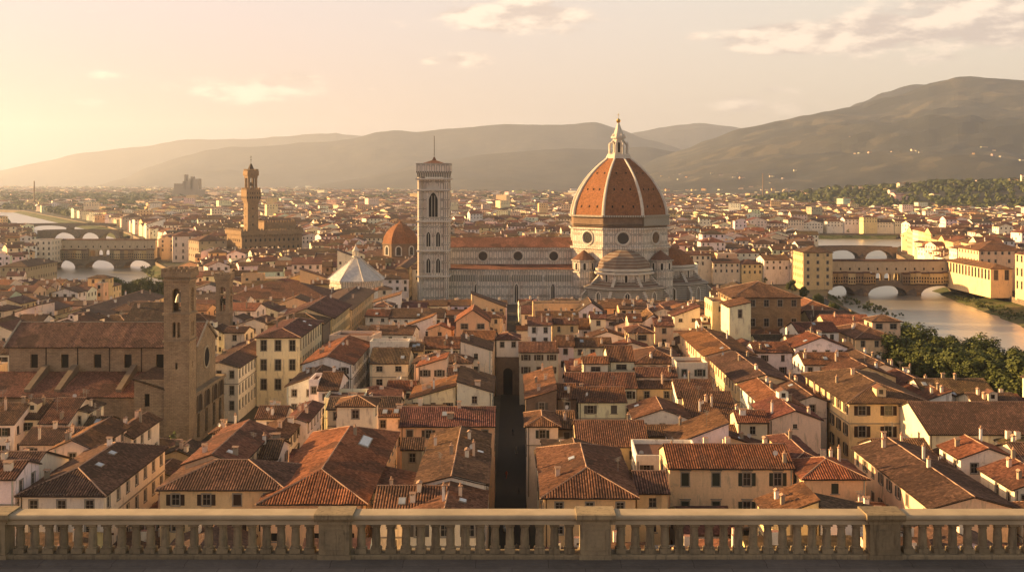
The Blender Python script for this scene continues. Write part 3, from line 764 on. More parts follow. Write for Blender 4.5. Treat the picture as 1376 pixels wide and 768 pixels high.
mid_z = ridge_hill("hill", [(430, 247), (480, 240), (520, 231), (560, 221), (600, 214), (650, 207), (700, 203), (760, 199), (820, 200), (870, 196), (920, 205), (1000, 214), (1100, 235)], 8200, 5200, 9800, "hill_far", 130, 30, .08, 5)
ridge_hill("hill", [(120, 252), (165, 240), (200, 224), (250, 207), (280, 199), (310, 195), (350, 195), (400, 193), (440, 191), (470, 187), (510, 176), (540, 171), (620, 169), (700, 166), (760, 165), (800, 165), (830, 174), (870, 188), (940, 205), (1050, 240)], 11500, 8600, 13500, "hill_far", 150, 26, .06, 1)
ridge_hill("hill", [(700, 215), (780, 190), (840, 177), (880, 173), (920, 168), (950, 165), (975, 167), (1010, 172), (1060, 178), (1150, 190)], 14500, 12500, 16500, "hill_far", 80, 16, .07, 2)
ridge_hill("hill", [(-250, 241), (-100, 236), (0, 228), (60, 216), (110, 203), (180, 193), (260, 186), (340, 182), (400, 178), (450, 178), (500, 181), (600, 190)], 15800, 13500, 17000, "hill_far", 80, 14, .06, 4)
def low_hill(x, y):
    u = max(0, 1 - ((x - 1420) / 760) ** 2) * max(0, 1 - ((y - 2750) / 620) ** 2)
    return 62 * u ** .8 * (1 + .25 * noise.noise(Vector((x / 160, y / 160, 0)))) if u > 0 else 0
b = MB(); n_ = 44
def lp(i, j): x_, y_ = 120 + 2060 * i / n_, 2120 + 1260 * j / n_; return (x_, y_, low_hill(x_, y_) - .6)
for i in range(n_):
    for j in range(n_): b.add([lp(i, j), lp(i + 1, j), lp(i + 1, j + 1), lp(i, j + 1)])
tag(b.build("hill", "hill_near", smooth=True), kind='structure')

# ------------------------------------------------------------------ terrace and balustrade where the photographer stands
TZ = 57.6
b = MB(); b.box(-24, 24, -14, 21.95, TZ - .5, TZ); tag(b.build("terrace_paving", "paving"), kind='structure')
b = MB(); b.box(-24, 24, -13.9, 21.9, 0, TZ - .503); tag(b.build("terrace_wall", "church_stone"), kind='structure')
bal = tag(empty("balustrade", (0, 21.6, TZ)), "beige stone balustrade with turned balusters along the terrace edge", "balustrade")
def moulding(prof, x0, x1, mb, mi=0):        # prof: (y,z) outline, clockwise seen from +x
    n = len(prof)
    for i in range(n):
        (a, c), (d, e) = prof[i], prof[(i + 1) % n]; mb.add([(x0, a, c), (x1, a, c), (x1, d, e), (x0, d, e)], mi)
    mb.add([(x0, *p) for p in prof], mi); mb.add([(x1, *p) for p in prof[::-1]], mi)
posts_px = (-10, 450, 800, 1187, 1520)
posts = [Wx(p, 21.5) for p in posts_px]
edge = [-24] + posts + [24]
rail_prof = [(-.18, .70), (.2, .70), (.2, .765), (.235, .79), (.235, .87), (.2, .90), (-.2, .90), (-.225, .885), (-.24, .86), (-.24, .83), (-.225, .805), (-.18, .775)][::-1]
for i in range(len(edge) - 1):
    x0, x1 = edge[i] + (.3 if i else 0), edge[i + 1] - (.3 if i < len(edge) - 2 else 0)
    q = MB(); moulding(rail_prof, x0, x1, q); q.build("rail", "rail_stone_sunlit", bal)
    q = MB(); moulding([(-.2, .0), (.2, .0), (.2, .085), (.17, .11), (-.17, .11), (-.2, .085)][::-1], x0, x1, q); q.build("plinth", "balustrade_stone", bal)
q = MB(); a = .105
q.box(-a, a, -a, a, .111, .20); q.box(-.095, .095, -.095, .095, .635, .699)
q.lathe(0, 0, [(.100, .201), (.104, .212), (.100, .226), (.082, .234), (.083, .26), (.086, .32), (.085, .38), (.081, .45), (.076, .52), (.073, .56), (.072, .575), (.082, .58), (.084, .59), (.079, .60), (.077, .612), (.09, .634)], 20)
for f_i in range(12, len(q.f)): pass
BALU = Proto("baluster", q, "balustrade_stone")
sp = .2905
for i in range(len(edge) - 1):
    x0, x1 = edge[i] + .36, edge[i + 1] - .36; n = max(1, round((x1 - x0) / sp))
    if edge[i] >= posts[-1] or edge[i + 1] <= posts[0]: continue
    for k in range(n):
        xx = x0 + (x1 - x0) * (k + .5) / n
        if abs(xx) < 10.6: BALU.put(bal, (xx, 0, 0))
for xx in posts:
    q = MB(); h = .325
    q.box(xx - h, xx + h, -.25, .25, 0, .12); q.box(xx - h + .03, xx + h - .03, -.22, .22, .121, .72)
    q.box(xx - .2, xx + .2, -.232, -.2205, .2, .215); q.box(xx - .2, xx + .2, -.232, -.2205, .6, .615); q.box(xx - .2, xx - .185, -.232, -.2205, .2155, .5995); q.box(xx + .185, xx + .2, -.232, -.2205, .2155, .5995)
    q.box(xx - h, xx + h, -.25, .25, .721, .77)
    moulding([(-.3, .84), (-.28, .815), (-.25, .772), (.25, .772), (.28, .815), (.3, .84), (.3, .915), (.27, .93), (-.27, .93), (-.3, .915)], xx - h - .055, xx + h + .055, q)
    q.build("post", "balustrade_stone", bal)
# kerb strip at the foot of the balustrade
b = MB(); b.box(-24, 24, 21.12, 21.38, TZ + .001, TZ + .035); tag(b.build("kerb", "paving"), kind='structure')

# ------------------------------------------------------------------ landmark builders
def arch_frame(w_, h_, t_=.35, pro=.3, pointed=True, bars=0, mi=0, gl=1):
    """stone surround with a dark light inside, facing -y, foot at origin"""
    b = MB(); r = w_ / 2; hh = r * (1.5 if pointed else 1.0)
    def arc(rr, top):
        P_ = [(-rr, 0)]
        for k in range(9):
            tt = k / 8
            if pointed: P_.append((-rr + rr * tt, h_ - hh + (hh + top) * sin(tt * pi / 2) ** .85))
            else: P_.append((-rr * cos(tt * pi / 2), h_ - hh + (hh + top) * sin(tt * pi / 2)))
        return P_ + [(-x, z) for x, z in P_[::-1][1:]]
    I, O = arc(r, 0), arc(r + t_, t_)
    for k in range(len(I) - 1):
        b.add([(O[k][0], -pro, O[k][1]), (O[k + 1][0], -pro, O[k + 1][1]), (I[k + 1][0], -pro, I[k + 1][1]), (I[k][0], -pro, I[k][1])][::-1], mi)
        b.add([(I[k][0], -pro, I[k][1]), (I[k + 1][0], -pro, I[k + 1][1]), (I[k + 1][0], -.02, I[k + 1][1]), (I[k][0], -.02, I[k][1])], mi)
        b.add([(O[k][0], 0, O[k][1]), (O[k + 1][0], 0, O[k + 1][1]), (O[k + 1][0], -pro, O[k + 1][1]), (O[k][0], -pro, O[k][1])], mi)
        b.add([(I[k][0], -.02, I[k][1]), (I[k + 1][0], -.02, I[k + 1][1]), (0, -.02, h_ * .4)], gl)
    b.add([(-r, -.02, 0), (r, -.02, 0), (0, -.02, h_ * .4)], gl)
    for k in range(bars):
        x_ = -r + w_ * (k + 1) / (bars + 1); b.box(x_ - .12, x_ + .12, -.2, -.03, 0, h_ - hh * .45, mi)
    b.box(-r - t_ - .1, r + t_ + .1, -pro - .1, -.001, -.35, -.02, mi)
    return b
def round_window(r, t_=.8, pro=.5, mi=0, gl=1):
    b = MB(); n = 28
    for k in range(n):
        a0, a1 = 2 * pi * k / n, 2 * pi * (k + 1) / n; c = lambda rr, a_, y_: (rr * cos(a_), y_, rr * sin(a_))
        b.add([c(r + t_, a0, -pro * .6), c(r + t_ * .4, a0, -pro), c(r + t_ * .4, a1, -pro), c(r + t_, a1, -pro * .6)], mi)
        b.add([c(r + t_ * .4, a0, -pro), c(r, a0, -.05), c(r, a1, -.05), c(r + t_ * .4, a1, -pro)], mi)
        b.add([c(r + t_, a0, 0), c(r + t_, a0, -pro * .6), c(r + t_, a1, -pro * .6), c(r + t_, a1, 0)], mi)
        b.add([c(r, a0, -.05), (0, -.05, 0), c(r, a1, -.05)], gl)
    return b

# ---- marble cathedral with the great tiled dome
DX, DY = Wx(831, 600), 600.0
cat = tag(empty("cathedral", (DX, DY, 0)), "marble cathedral with huge orange tiled ribbed dome and white lantern", "cathedral")
A_ = 25.4
q = MB(); q.prism(0, 0, 8, A_ + .5, 0, A_ + .5, 29.2, 0, cap=True); q.prism(0, 0, 8, A_ + 1.5, 29.2, A_ + 1.5, 30.3, 0, bot=True)
q.prism(0, 0, 8, A_, 30.31, A_, 39.4, 0, cap=False); q.prism(0, 0, 8, A_ + 1.2, 39.4, A_ + 1.2, 40.3, 0, bot=True)
drum = q.build("drum", "marble", cat)
q = MB(); q.prism(0, 0, 8, A_ - .3, 40.31, A_ - .3, 46.4, 0); q.build("brick_band", "brick", cat)
q = MB(); q.prism(0, 0, 8, A_ + .7, 42.2, A_ + .7, 46.0, 0, sides=[6], cap=False); q.prism(0, 0, 8, A_ + 1.3, 46.0, A_ + 1.3, 46.9, 0, bot=True); q.prism(0, 0, 8, A_ + 1.0, 41.4, A_ + 1.0, 42.2, 0, bot=True, sides=[6])
q.build("gallery", "marble_gallery", cat)
DOME = [(46.91, 24.9), (50, 24.5), (54, 23.5), (58, 21.9), (62, 19.8), (66, 17.2), (69, 14.8), (72, 12.0), (74.5, 9.3), (76.5, 6.9), (78, 5.3)]
q = MB(); ln_ = 0
for (z0, r0), (z1, r1) in zip(DOME, DOME[1:]):
    k = 1 / cos(pi / 8); n = 8; h = math.hypot(z1 - z0, r1 - r0)
    for i in range(8):
        a0, a1 = 2 * pi * (i + .5) / 8, 2 * pi * (i + 1.5) / 8; w0, w1 = r0 * .4142, r1 * .4142
        q.add([(r0 * k * cos(a0), r0 * k * sin(a0), z0), (r0 * k * cos(a1), r0 * k * sin(a1), z0), (r1 * k * cos(a1), r1 * k * sin(a1), z1), (r1 * k * cos(a0), r1 * k * sin(a0), z1)], 0, [(-w0 + i * 40, ln_), (w0 + i * 40, ln_), (w1 + i * 40, ln_ + h), (-w1 + i * 40, ln_ + h)])
    ln_ += h
def rad(z):
    for (z0, r0), (z1, r1) in zip(DOME, DOME[1:]):
        if z0 <= z <= z1: return r0 + (r1 - r0) * (z - z0) / (z1 - z0)
    return 5
for i in range(8):                         # small square openings in three tiers
    an = 2 * pi * (i + 1) / 8
    for z_, offs in ((51.5, (-5.5, 0, 5.5)), (60.5, (-4.2, 0, 4.2)), (69, (-2.6, 2.6))):
        for of in offs:
            c0 = Vector((cos(an), sin(an), 0)) * (rad(z_) + .02); tg = Vector((-sin(an), cos(an), 0)); c0 += tg * of; c0.z = z_
            pts = [c0 + tg * u_ + Vector((0, 0, v_)) + Vector((cos(an), sin(an), 0)) * (.25 - (v_ + .5) * .25) for u_, v_ in ((-.4, -.6), (.4, -.6), (.4, .6), (-.4, .6))]
            q.add([tuple(p) for p in pts], 1)
dome = q.build("dome", ["dome_tile", "dark"], cat)
for i in range(8):
    an = 2 * pi * (i + .5) / 8; q = MB(); er = Vector((cos(an), sin(an), 0)); et = Vector((-sin(an), cos(an), 0)); P_ = []
    for z_, r_ in DOME:
        c = er * (r_ / cos(pi / 8)); wd_ = .75 - .25 * (z_ - 46.9) / 31
        P_.append([c + et * s_ * wd_ + er * o_ + Vector((0, 0, z_)) for s_, o_ in ((-1, -.6), (-1, .55), (-.5, .95), (.5, .95), (1, .55), (1, -.6))])
    for a0, a1 in zip(P_, P_[1:]):
        for k in range(5): q.add([tuple(a0[k]), tuple(a0[k + 1]), tuple(a1[k + 1]), tuple(a1[k])])
    q.build("rib", "whitestone", dome)
rw = Proto("round_window", round_window(3.0, 1.1, .6), ["whitestone", "glass"])
for i in range(8):
    an = 2 * pi * (i + 1) / 8; rw.put(cat, (cos(an) * (A_ + .01), sin(an) * (A_ + .01), 34.9), an + pi / 2)
lan = MB()
lan.prism(0, 0, 8, 6.4, 77.2, 6.4, 78.6, 0, bot=True); lan.prism(0, 0, 8, 5.9, 78.6, 5.9, 79.6, 0); lan.prism(0, 0, 8, 2.9, 79.6, 2.9, 88.2, 0)
for i in range(8):
    an = 2 * pi * (i + .5) / 8; c_, s_ = cos(an), sin(an)
    lan.beam((c_ * 5.2, s_ * 5.2, 79.6), (c_ * 5.2, s_ * 5.2, 84.4), .5); lan.beam((c_ * 5.2, s_ * 5.2, 84.3), (c_ * 3.2, s_ * 3.2, 86.8), .42); lan.prism(c_ * 5.2, s_ * 5.2, 6, .62, 84.4, 0, 86.2, 0)
lan.prism(0, 0, 8, 3.9, 88.2, 3.9, 89.3, 0, bot=True)
for i in range(8):
    an = 2 * pi * (i + .5) / 8; lan.prism(cos(an) * 3.4, sin(an) * 3.4, 6, .45, 89.3, 0, 91, 0)
lan.prism(0, 0, 8, 3.0, 89.3, .5, 96.6, 0)
lo = lan.build("lantern", "whitestone", cat)
q = MB(); q.lathe(0, 0, [(.1, 96.4), (.9, 96.9), (1.25, 97.8), (.9, 98.7), (.15, 99.1)], 14); q.build("ball", "gold", lo)
q = MB(); q.beam((0, 0, 99), (0, 0, 102), .14, n=4); q.beam((-.8, 0, 101), (.8, 0, 101), .14, n=4); q.build("cross", "gold", lo)
lw = Proto("lantern_window", arch_frame(1.2, 5.5, .2, .1, False), ["whitestone", "dark"])
for i in range(8):
    an = 2 * pi * (i + 1) / 8; lw.put(lo, (cos(an) * 2.91, sin(an) * 2.91, 80.5), an + pi / 2)
gw = Proto("gothic_window", arch_frame(1.8, 8.5, .7, .35, True, 1), ["whitestone", "glass"])
gws = Proto("gothic_window", arch_frame(1.3, 3.6, .4, .25, False), ["whitestone", "dark"])
def tribune(ang):
    ex, ey = cos(ang), sin(ang)
    cx_, cy_ = ex * 27, ey * 27; rot = ang
    q = MB(); q.prism(cx_, cy_, 8, 13.5, 0, 13.5, 18.8, 0, rot, cap=False); wl = q.build("tribune_wall", "marble", cat)
    q = MB(); q.prism(cx_, cy_, 8, 14.6, 18.8, 14.6, 19.9, 0, rot, bot=True); q.prism(cx_, cy_, 8, 15.2, 17.1, 15.2, 18.0, 0, rot, bot=True); q.build("cornice", "whitestone", wl)
    q = MB(); pr = [(19.9, 13.6), (22.5, 12.8), (25.2, 10.6), (27.5, 7.2), (29, 3)]
    for (z0, r0), (z1, r1) in zip(pr, pr[1:]): q.prism(cx_, cy_, 8, r0, z0, r1, z1, 0, rot, cap=z1 == 29)
    q.build("tribune_dome", "tribune_tile" if ang < -1 else "dome_tile", cat)
    q = MB(); q.prism(cx_, cy_, 8, 20.0, 0, 20.0, 9.6, 0, rot, cap=False); q.prism(cx_, cy_, 8, 20.8, 9.6, 20.8, 10.5, 0, rot, bot=True)
    ring = q.build("chapel_ring", "marble_stripes", cat)
    q = MB(); q.prism(cx_, cy_, 8, 20.3, 10.51, 13.6, 13.2, 0, rot, cap=False); q.build("chapel_roof", "tribune_tile", ring)
    for i in range(8):
        an = rot + 2 * pi * (i + 1) / 8
        if cos(an) * ex + sin(an) * ey < -.4: continue
        o = gw.put(ring, (cx_ + cos(an) * 20.02, cy_ + sin(an) * 20.02, .6), an + pi / 2); o.scale = (1.2, 1, .9)
        gws.put(wl, (cx_ + cos(an) * 13.52, cy_ + sin(an) * 13.52, 13.2), an + pi / 2)
        ab = rot + 2 * pi * (i + .5) / 8; q = MB(); e_ = Vector((cos(ab), sin(ab), 0)); t_ = Vector((-sin(ab), cos(ab), 0)); c = Vector((cx_, cy_, 0))
        P_ = [c + e_ * 13.9 + Vector((0, 0, 17)), c + e_ * 24.5 + Vector((0, 0, 6.5)), c + e_ * 24.5, c + e_ * 13.9]
        L_ = [p - t_ * .8 for p in P_]; R_ = [p + t_ * .8 for p in P_]
        q.add([tuple(p) for p in L_], 0, [(0, 17), (10, 6), (10, 0), (0, 0)]); q.add([tuple(p) for p in R_[::-1]], 0, [(0, 0), (10, 0), (10, 6), (0, 17)])
        for k in range(4): j = (k + 1) % 4; q.add([tuple(L_[k]), tuple(R_[k]), tuple(R_[j]), tuple(L_[j])], 0)
        q.build("buttress", "marble_stripes", cat)

tribune(-pi / 2); tribune(0.0); tribune(pi / 2)
for sx, sy in ((-1, -1), (1, -1), (1, 1), (-1, 1)):
    ex_, ey_ = sx * 20.2, sy * 20.2; q = MB()
    q.prism(ex_, ey_, 8, 6.2, 0, 6.2, 17.0, 0, cap=False); q.prism(ex_, ey_, 8, 7.0, 17.0, 7.0, 17.9, 0, bot=True); q.prism(ex_, ey_, 8, 5.8, 17.91, 5.8, 22.9, 0); q.prism(ex_, ey_, 8, 6.5, 22.9, 6.5, 23.6, 0, bot=True)
    ed = q.build("exedra", "marble", cat)
    q = MB(); q.prism(ex_, ey_, 16, 6.3, 23.61, .1, 28.6, 0, cap=False); q.build("exedra_roof", "dormer_roof", ed)
    for i in range(8):
        an = 2 * pi * (i + 1) / 8
        if cos(an) * sx + sin(an) * sy > -.3: gws.put(ed, (ex_ + cos(an) * 5.82, ey_ + sin(an) * 5.82, 18.4), an + pi / 2)
# nave (local coordinates relative to the dome centre)
nx0, nx1 = Wx(600, 590) - DX, -24.5
yf, ya = -10.0, -22.5
q = MB(); q.panel((nx0, yf), 1, 0, nx1 - nx0, 16.5, 29.0); q.panel((nx1, -yf), -1, 0, nx1 - nx0, 0, 29.0); q.panel((nx0, -yf), 0, -1, -2 * yf, 0, 29.0)
q.add([(nx0, -yf, 29), (nx0, yf, 29), (nx0, 0, 33.2)], 0, [(0, 29), (20, 29), (10, 33)])
q.box(nx0 - .4, nx1, yf - .6, yf - .002, 28.2, 29.3); cl = q.build("nave_wall", "marble", cat)
q = MB(); zz = 29.4
roof_face(q, [(nx0 - .5, yf - .9, zz), (nx1 + 3, yf - .9, zz), (nx1 + 3, 0, 34.2), (nx0 - .5, 0, 34.2)], False); roof_face(q, [(nx1 + 3, -yf + .9, zz), (nx0 - .5, -yf + .9, zz), (nx0 - .5, 0, 34.2), (nx1 + 3, 0, 34.2)], False)
q.build("nave_roof", ["roof_tile", "wood"], cat, (.17, .075, .047))
q = MB(); q.panel((nx0 - 1, ya), 1, 0, nx1 - nx0 + 2, 0, 18.0); q.panel((nx0 - 1, yf), 0, -1, yf - ya, 0, 18.0); q.box(nx0 - 1, nx1 + 1, ya - .7, ya - .002, 17.4, 18.4)
for i in range(5):
    x_ = nx0 + (nx1 - nx0) * i / 4; q.box(x_ - .7, x_ + .7, ya - .6, ya - .003, 0, 17.39)
aw = q.build("aisle_wall", "marble", cat)
q = MB(); q.box(nx0 - .98, nx1 + .98, ya - .3, ya - .004, 12.2, 15.6); q.build("aisle_gallery", "marble_gallery", aw)
q = MB(); roof_face(q, [(nx0 - 1.3, ya - .8, 18.5), (nx1 + 1, ya - .8, 18.5), (nx1 + 1, yf - .01, 20.4), (nx0 - 1.3, yf - .01, 20.4)], False); q.build("aisle_roof", ["roof_tile", "wood"], cat, (.18, .08, .05))
q = MB(); q.box(nx0, nx1, yf + .3, 22.5, 0, 18.3); q.build("aisle_far_side", "marble", cat)
for px_ in (649, 696, 744): rw.put(cl, (Wx(px_, 590) - DX, yf - .01, 24.6), scale=(.8, 1, .8))
for px_ in (640, 694, 743): gw.put(aw, (Wx(px_, 577) - DX, ya - .01, 1.0), scale=(1, 1, 1.15))

# ---- campanile
TX, TY = Wx(583.5, 573), 573.0
cam_t = tag(empty("bell_tower", (TX, TY, 0)), "slender square marble bell tower with thin spire pole beside the cathedral nave", "bell tower")
q = MB(); a = 6.8
q.box(-a, a, -a, a, 0, 66.5)
for sx in (-1, 1):
    for sy in (-1, 1): q.prism(sx * a, sy * a, 8, 1.35, 0, 1.35, 67.0, 0)
shaft = q.build("shaft", "marble", cam_t)
for z_, e_ in ((15.5, .5), (28.6, .5), (43.8, .7), (59.9, .4), (65.6, .9)):
    q = MB(); k = a + 1.35 + e_; q.box(-k, k, -k, k, z_, z_ + .8); q.build("cornice", "whitestone", shaft)
q = MB(); k = a + 1.5; q.box(-k, k, -k, k, 66.41 + .6, 69.2); q.box(-k - .5, k + .5, -k - .5, k + .5, 69.2, 70.0); q.build("corbel_frieze", "marble_gallery", cam_t)
q = MB(); q.box(-k - .4, k + .4, -k - .4, -k, 70.0, 73.6); q.box(-k - .4, k + .4, k, k + .4, 70.0, 73.6); q.box(-k - .4, -k, -k + .001, k - .001, 70.0, 73.6); q.box(k, k + .4, -k + .001, k - .001, 70.0, 73.6); q.box(-k - .6, k + .6, -k - .6, k + .6, 73.6, 74.1)
q.build("parapet", "marble", cam_t)
q = MB(); q.prism(0, 0, 4, 6.0, 74.0, 1.2, 75.7, 0); q.prism(0, 0, 4, 1.1, 75.7, .25, 77.6, 0); r_ = q.build("cap_roof", "dormer_roof", cam_t)
q = MB(); q.beam((0, 0, 78), (0, 0, 88.5), .16, n=6); q.build("spire_pole", "wood", r_)
big = Proto("triple_window", arch_frame(4.6, 12.5, 1.1, .45, True, 2), ["whitestone", "dark"]); dbl = Proto("double_window", arch_frame(2.1, 7.4, .6, .35, True, 1), ["whitestone", "dark"])
gb = MB(); gb.beam((-3.6, -.3, 0), (0, -.3, 6.2), .32, n=4); gb.beam((3.6, -.3, 0), (0, -.3, 6.2), .32, n=4); gb.beam((-3.6, -.3, 0), (3.6, -.3, 0), .3, n=4); gb.add([(-3.4, -.1, 0), (3.4, -.1, 0), (0, -.1, 5.8)], 0); GB = Proto("gable", gb, "whitestone")
gs = MB(); gs.beam((-1.9, -.25, 0), (0, -.25, 2.6), .2, n=4); gs.beam((1.9, -.25, 0), (0, -.25, 2.6), .2, n=4); GS = Proto("gable", gs, "whitestone")
for i in range(4):
    an = i * pi / 2; f = lambda x_, z_: (cos(an) * x_ + sin(an) * (a + .01), sin(an) * x_ - cos(an) * (a + .01), z_)
    big.put(cam_t, f(0, 46.4), an); GB.put(shaft, f(0, 59.0) if False else f(0, 60.9), an, scale=(1, 1, .68))
    for z_ in (31.2, 17.6):
        for x_ in (-2.5, 2.5): dbl.put(cam_t, f(x_, z_), an); GS.put(shaft, f(x_, z_ + 7.7), an)

# ---- white-roofed baptistery
bx, by = Wx(478, 533), 533.0
bap = tag(empty("baptistery", (bx, by, 0)), "octagonal baptistery with white pyramid roof and little lantern", "baptistery")
q = MB(); q.prism(0, 0, 8, 12.6, 0, 12.6, 16.3, 0, cap=True); q.prism(0, 0, 8, 13.1, 11.6, 13.1, 12.3, 0, bot=True); q.prism(0, 0, 8, 13.3, 16.3, 13.3, 17.3, 0, bot=True); q.build("wall", "marble", bap)
q = MB(); q.prism(0, 0, 8, 13.6, 17.31, 1.6, 27.4, 0); rr = q.build("roof", "white_roof", bap)
q = MB()
for i in range(8):
    an = 2 * pi * (i + .5) / 8; k = 1 / cos(pi / 8); q.beam((cos(an) * 13.7 * k, sin(an) * 13.7 * k, 17.4), (cos(an) * 1.6 * k, sin(an) * 1.6 * k, 28.1), .2, n=5)
q.build("roof_rib", "whitestone", rr)
q = MB(); q.prism(0, 0, 8, 1.8, 28, 1.8, 28.6, 0)
for i in range(8): an = 2 * pi * (i + .5) / 8; q.beam((cos(an) * 1.3, sin(an) * 1.3, 28.6), (cos(an) * 1.3, sin(an) * 1.3, 31), .22, n=5)
q.prism(0, 0, 8, 1.7, 31, 1.7, 31.4, 0, bot=True); q.prism(0, 0, 8, 1.4, 31.4, .1, 33.8, 0); q.lathe(0, 0, [(.05, 33.6), (.4, 34), (.05, 34.5)], 8); q.build("lantern", "whitestone", bap)

# ---- smaller domed chapel
mx, my = Wx(538, 730), 730.0
mc = tag(empty("domed_chapel", (mx, my, 0)), "chapel with smaller plain orange dome standing behind the slender marble tower", "chapel")
q = MB(); q.prism(0, 0, 8, 11.2, 0, 11.2, 23.0, 0); q.prism(0, 0, 8, 11.8, 23, 11.8, 23.8, 0, bot=True); q.box(-22, 22, -14, 26, 0, 14.5); wl = q.build("wall", "brick", mc)
q = MB()
for (z0, r0), (z1, r1) in zip([(23.8, 11.4), (28, 10.6), (31.5, 8.6), (34.2, 5.9), (36.2, 3.2), (37.2, 1.2)], [(28, 10.6), (31.5, 8.6), (34.2, 5.9), (36.2, 3.2), (37.2, 1.2), (38.4, .3)]): q.prism(0, 0, 8, r0, z0, r1, z1, 0)
q.build("dome", "dome_tile", mc)
cw = Proto("arched_window", arch_frame(3.0, 5.5, .7, .3, False), ["whitestone", "glass"])
for i in range(8): an = 2 * pi * (i + 1) / 8; cw.put(wl, (cos(an) * 11.21, sin(an) * 11.21, 16.3), an + pi / 2)
q = MB(); roof_face(q, [(-23, -15, 14.2), (23, -15, 14.2), (23, 6, 18.0), (-23, 6, 18.0)], False); q.build("aisle_roof", ["roof_tile", "wood"], mc, ROOFS['brown'])

# ---- town hall with crenellated tower
hx, hy = Wx(325, 950), 950.0
th = tag(empty("town_hall", (hx, hy, 0), radians(35)), "crenellated brown stone town hall with tall bell tower above the roofs", "town hall")
def merlons(q, x0, x1, y0, y1, z, mw=1.3, mh=1.7, th_=.6):
    def run(ax_, lo, hi, c):
        n = max(2, int((hi - lo) / (mw * 1.9))); s_ = (hi - lo) / n
        for i in range(n):
            u = lo + s_ * i + s_ * .25
            if ax_ == 'x': q.box(u, u + s_ * .5, c - th_ / 2, c + th_ / 2, z, z + mh)
            else: q.box(c - th_ / 2, c + th_ / 2, u, u + s_ * .5, z, z + mh)
    run('x', x0, x1, y0 + th_ / 2); run('x', x0, x1, y1 - th_ / 2); run('y', y0 + th_, y1 - th_, x0 + th_ / 2); run('y', y0 + th_, y1 - th_, x1 - th_ / 2)
q = MB()
def tw(q, wfun): pass
holes = [(x_, x_ + 1.6, z_, z_ + 2.6, True) for z_ in (5.5, 12.0) for x_ in [3 + 4.4 * i for i in range(12)]]
q.panel((0, 0), 1, 0, 56, 0, 18, holes, .5); q.panel((0, 36), 0, -1, 36, 0, 18, [(x_, x_ + 1.6, z_, z_ + 2.6, True) for z_ in (5.5, 12.0) for x_ in [3 + 4.4 * i for i in range(7)]], .5)
q.panel((56, 0), 0, 1, 36, 0, 18); q.panel((56, 36), -1, 0, 56, 0, 18)
q.box(-1.2, 57.2, -1.2, 37.2, 18, 21.6); merlons(q, -1.2, 57.2, -1.2, 37.2, 21.6)
q.box(.6, 55.4, .6, 35.4, 1, 17.9, 1); q.box(26, 56.4, 14, 36, 21.601, 28, 0); merlons(q, 26, 56.4, 14, 36, 28)
for i in range(24): q.box(-1.1 + i * 2.4, -.3 + i * 2.4, -1.1, -.001, 16.2, 17.99)
q.build("hall_block", ["palazzo_stone", "dark"], th)
q = MB(); roof_face(q, [(27, 15, 28.2), (55.4, 15, 28.2), (55.4, 25, 31.2), (27, 25, 31.2)], False); roof_face(q, [(55.4, 35, 28.2), (27, 35, 28.2), (27, 25, 31.2), (55.4, 25, 31.2)], False); q.build("roof", ["roof_tile", "wood"], th, ROOFS['brown'])
q = MB(); x0, y0, s_ = 5.0, -.9, 9.6
for (o_, u_) in (((x0, y0), (1, 0)), ((x0 + s_, y0), (0, 1)), ((x0 + s_, y0 + s_), (-1, 0)), ((x0, y0 + s_), (0, -1))):
    q.panel(o_, u_[0], u_[1], s_, 18.5, 47, [(4.2, 5.2, z_, z_ + 2, True) for z_ in (26, 33, 40)], .5)
q.box(x0 + .7, x0 + s_ - .7, y0 + .7, y0 + s_ - .7, 20, 46.9, 1)
for k in range(3): e = .45 * (k + 1); q.box(x0 - e, x0 + s_ + e, y0 - e, y0 + s_ + e, 46.2 + k * .9, 47.1 + k * .9 - .001)
e = 1.7; q.box(x0 - e, x0 + s_ + e, y0 - e, y0 + s_ + e, 48.9, 57.2); merlons(q, x0 - e, x0 + s_ + e, y0 - e, y0 + s_ + e, 57.2, 1.0, 1.8)
for i in range(6):
    u = x0 - 1.2 + i * 2.2; q.box(u, u + 1.0, y0 - e - .02, y0 - e + .1, 49.6, 51.4, 1); q.box(x0 - e - .02, x0 - e + .1, y0 - 1.0 + i * 2.2, y0 + i * 2.2, 49.6, 51.4, 1); q.box(u + .2, u + .8, y0 - e - .02, y0 - e + .1, 53.6, 55.2, 1)
q.build("tower", ["palazzo_stone", "dark"], th)
q = MB(); cx_, cy_ = x0 + s_ / 2, y0 + s_ / 2
for sx in (-1, 1):
    for sy in (-1, 1): q.prism(cx_ + sx * 3.3, cy_ + sy * 3.3, 10, 1.05, 57.2, 1.05, 69.5, 0)
    for sy in (-1, 0, 1):
        pass
for k in (-1, 1): q.beam((cx_ + k * 1.1, cy_ - 3.3, 57.2), (cx_ + k * 1.1, cy_ - 3.3, 67), .32); q.beam((cx_ - 3.3, cy_ + k * 1.1, 57.2), (cx_ - 3.3, cy_ + k * 1.1, 67), .32)
q.box(cx_ - 4.4, cx_ + 4.4, cy_ - 4.4, cy_ + 4.4, 67.5, 69.5); e = 5.2; q.box(cx_ - e, cx_ + e, cy_ - e, cy_ + e, 69.5, 73.6); merlons(q, cx_ - e, cx_ + e, cy_ - e, cy_ + e, 73.6, .9, 1.7)
bf = q.build("belfry", "palazzo_stone", th)
q = MB(); q.lathe(cx_, cy_, [(.2, 60.5), (1.6, 60.7), (1.3, 62.2), (.9, 63.4), (.2, 63.8)], 12); q.beam((cx_, cy_, 63.5), (cx_, cy_, 68), .12); q.build("bell", "wood", bf)
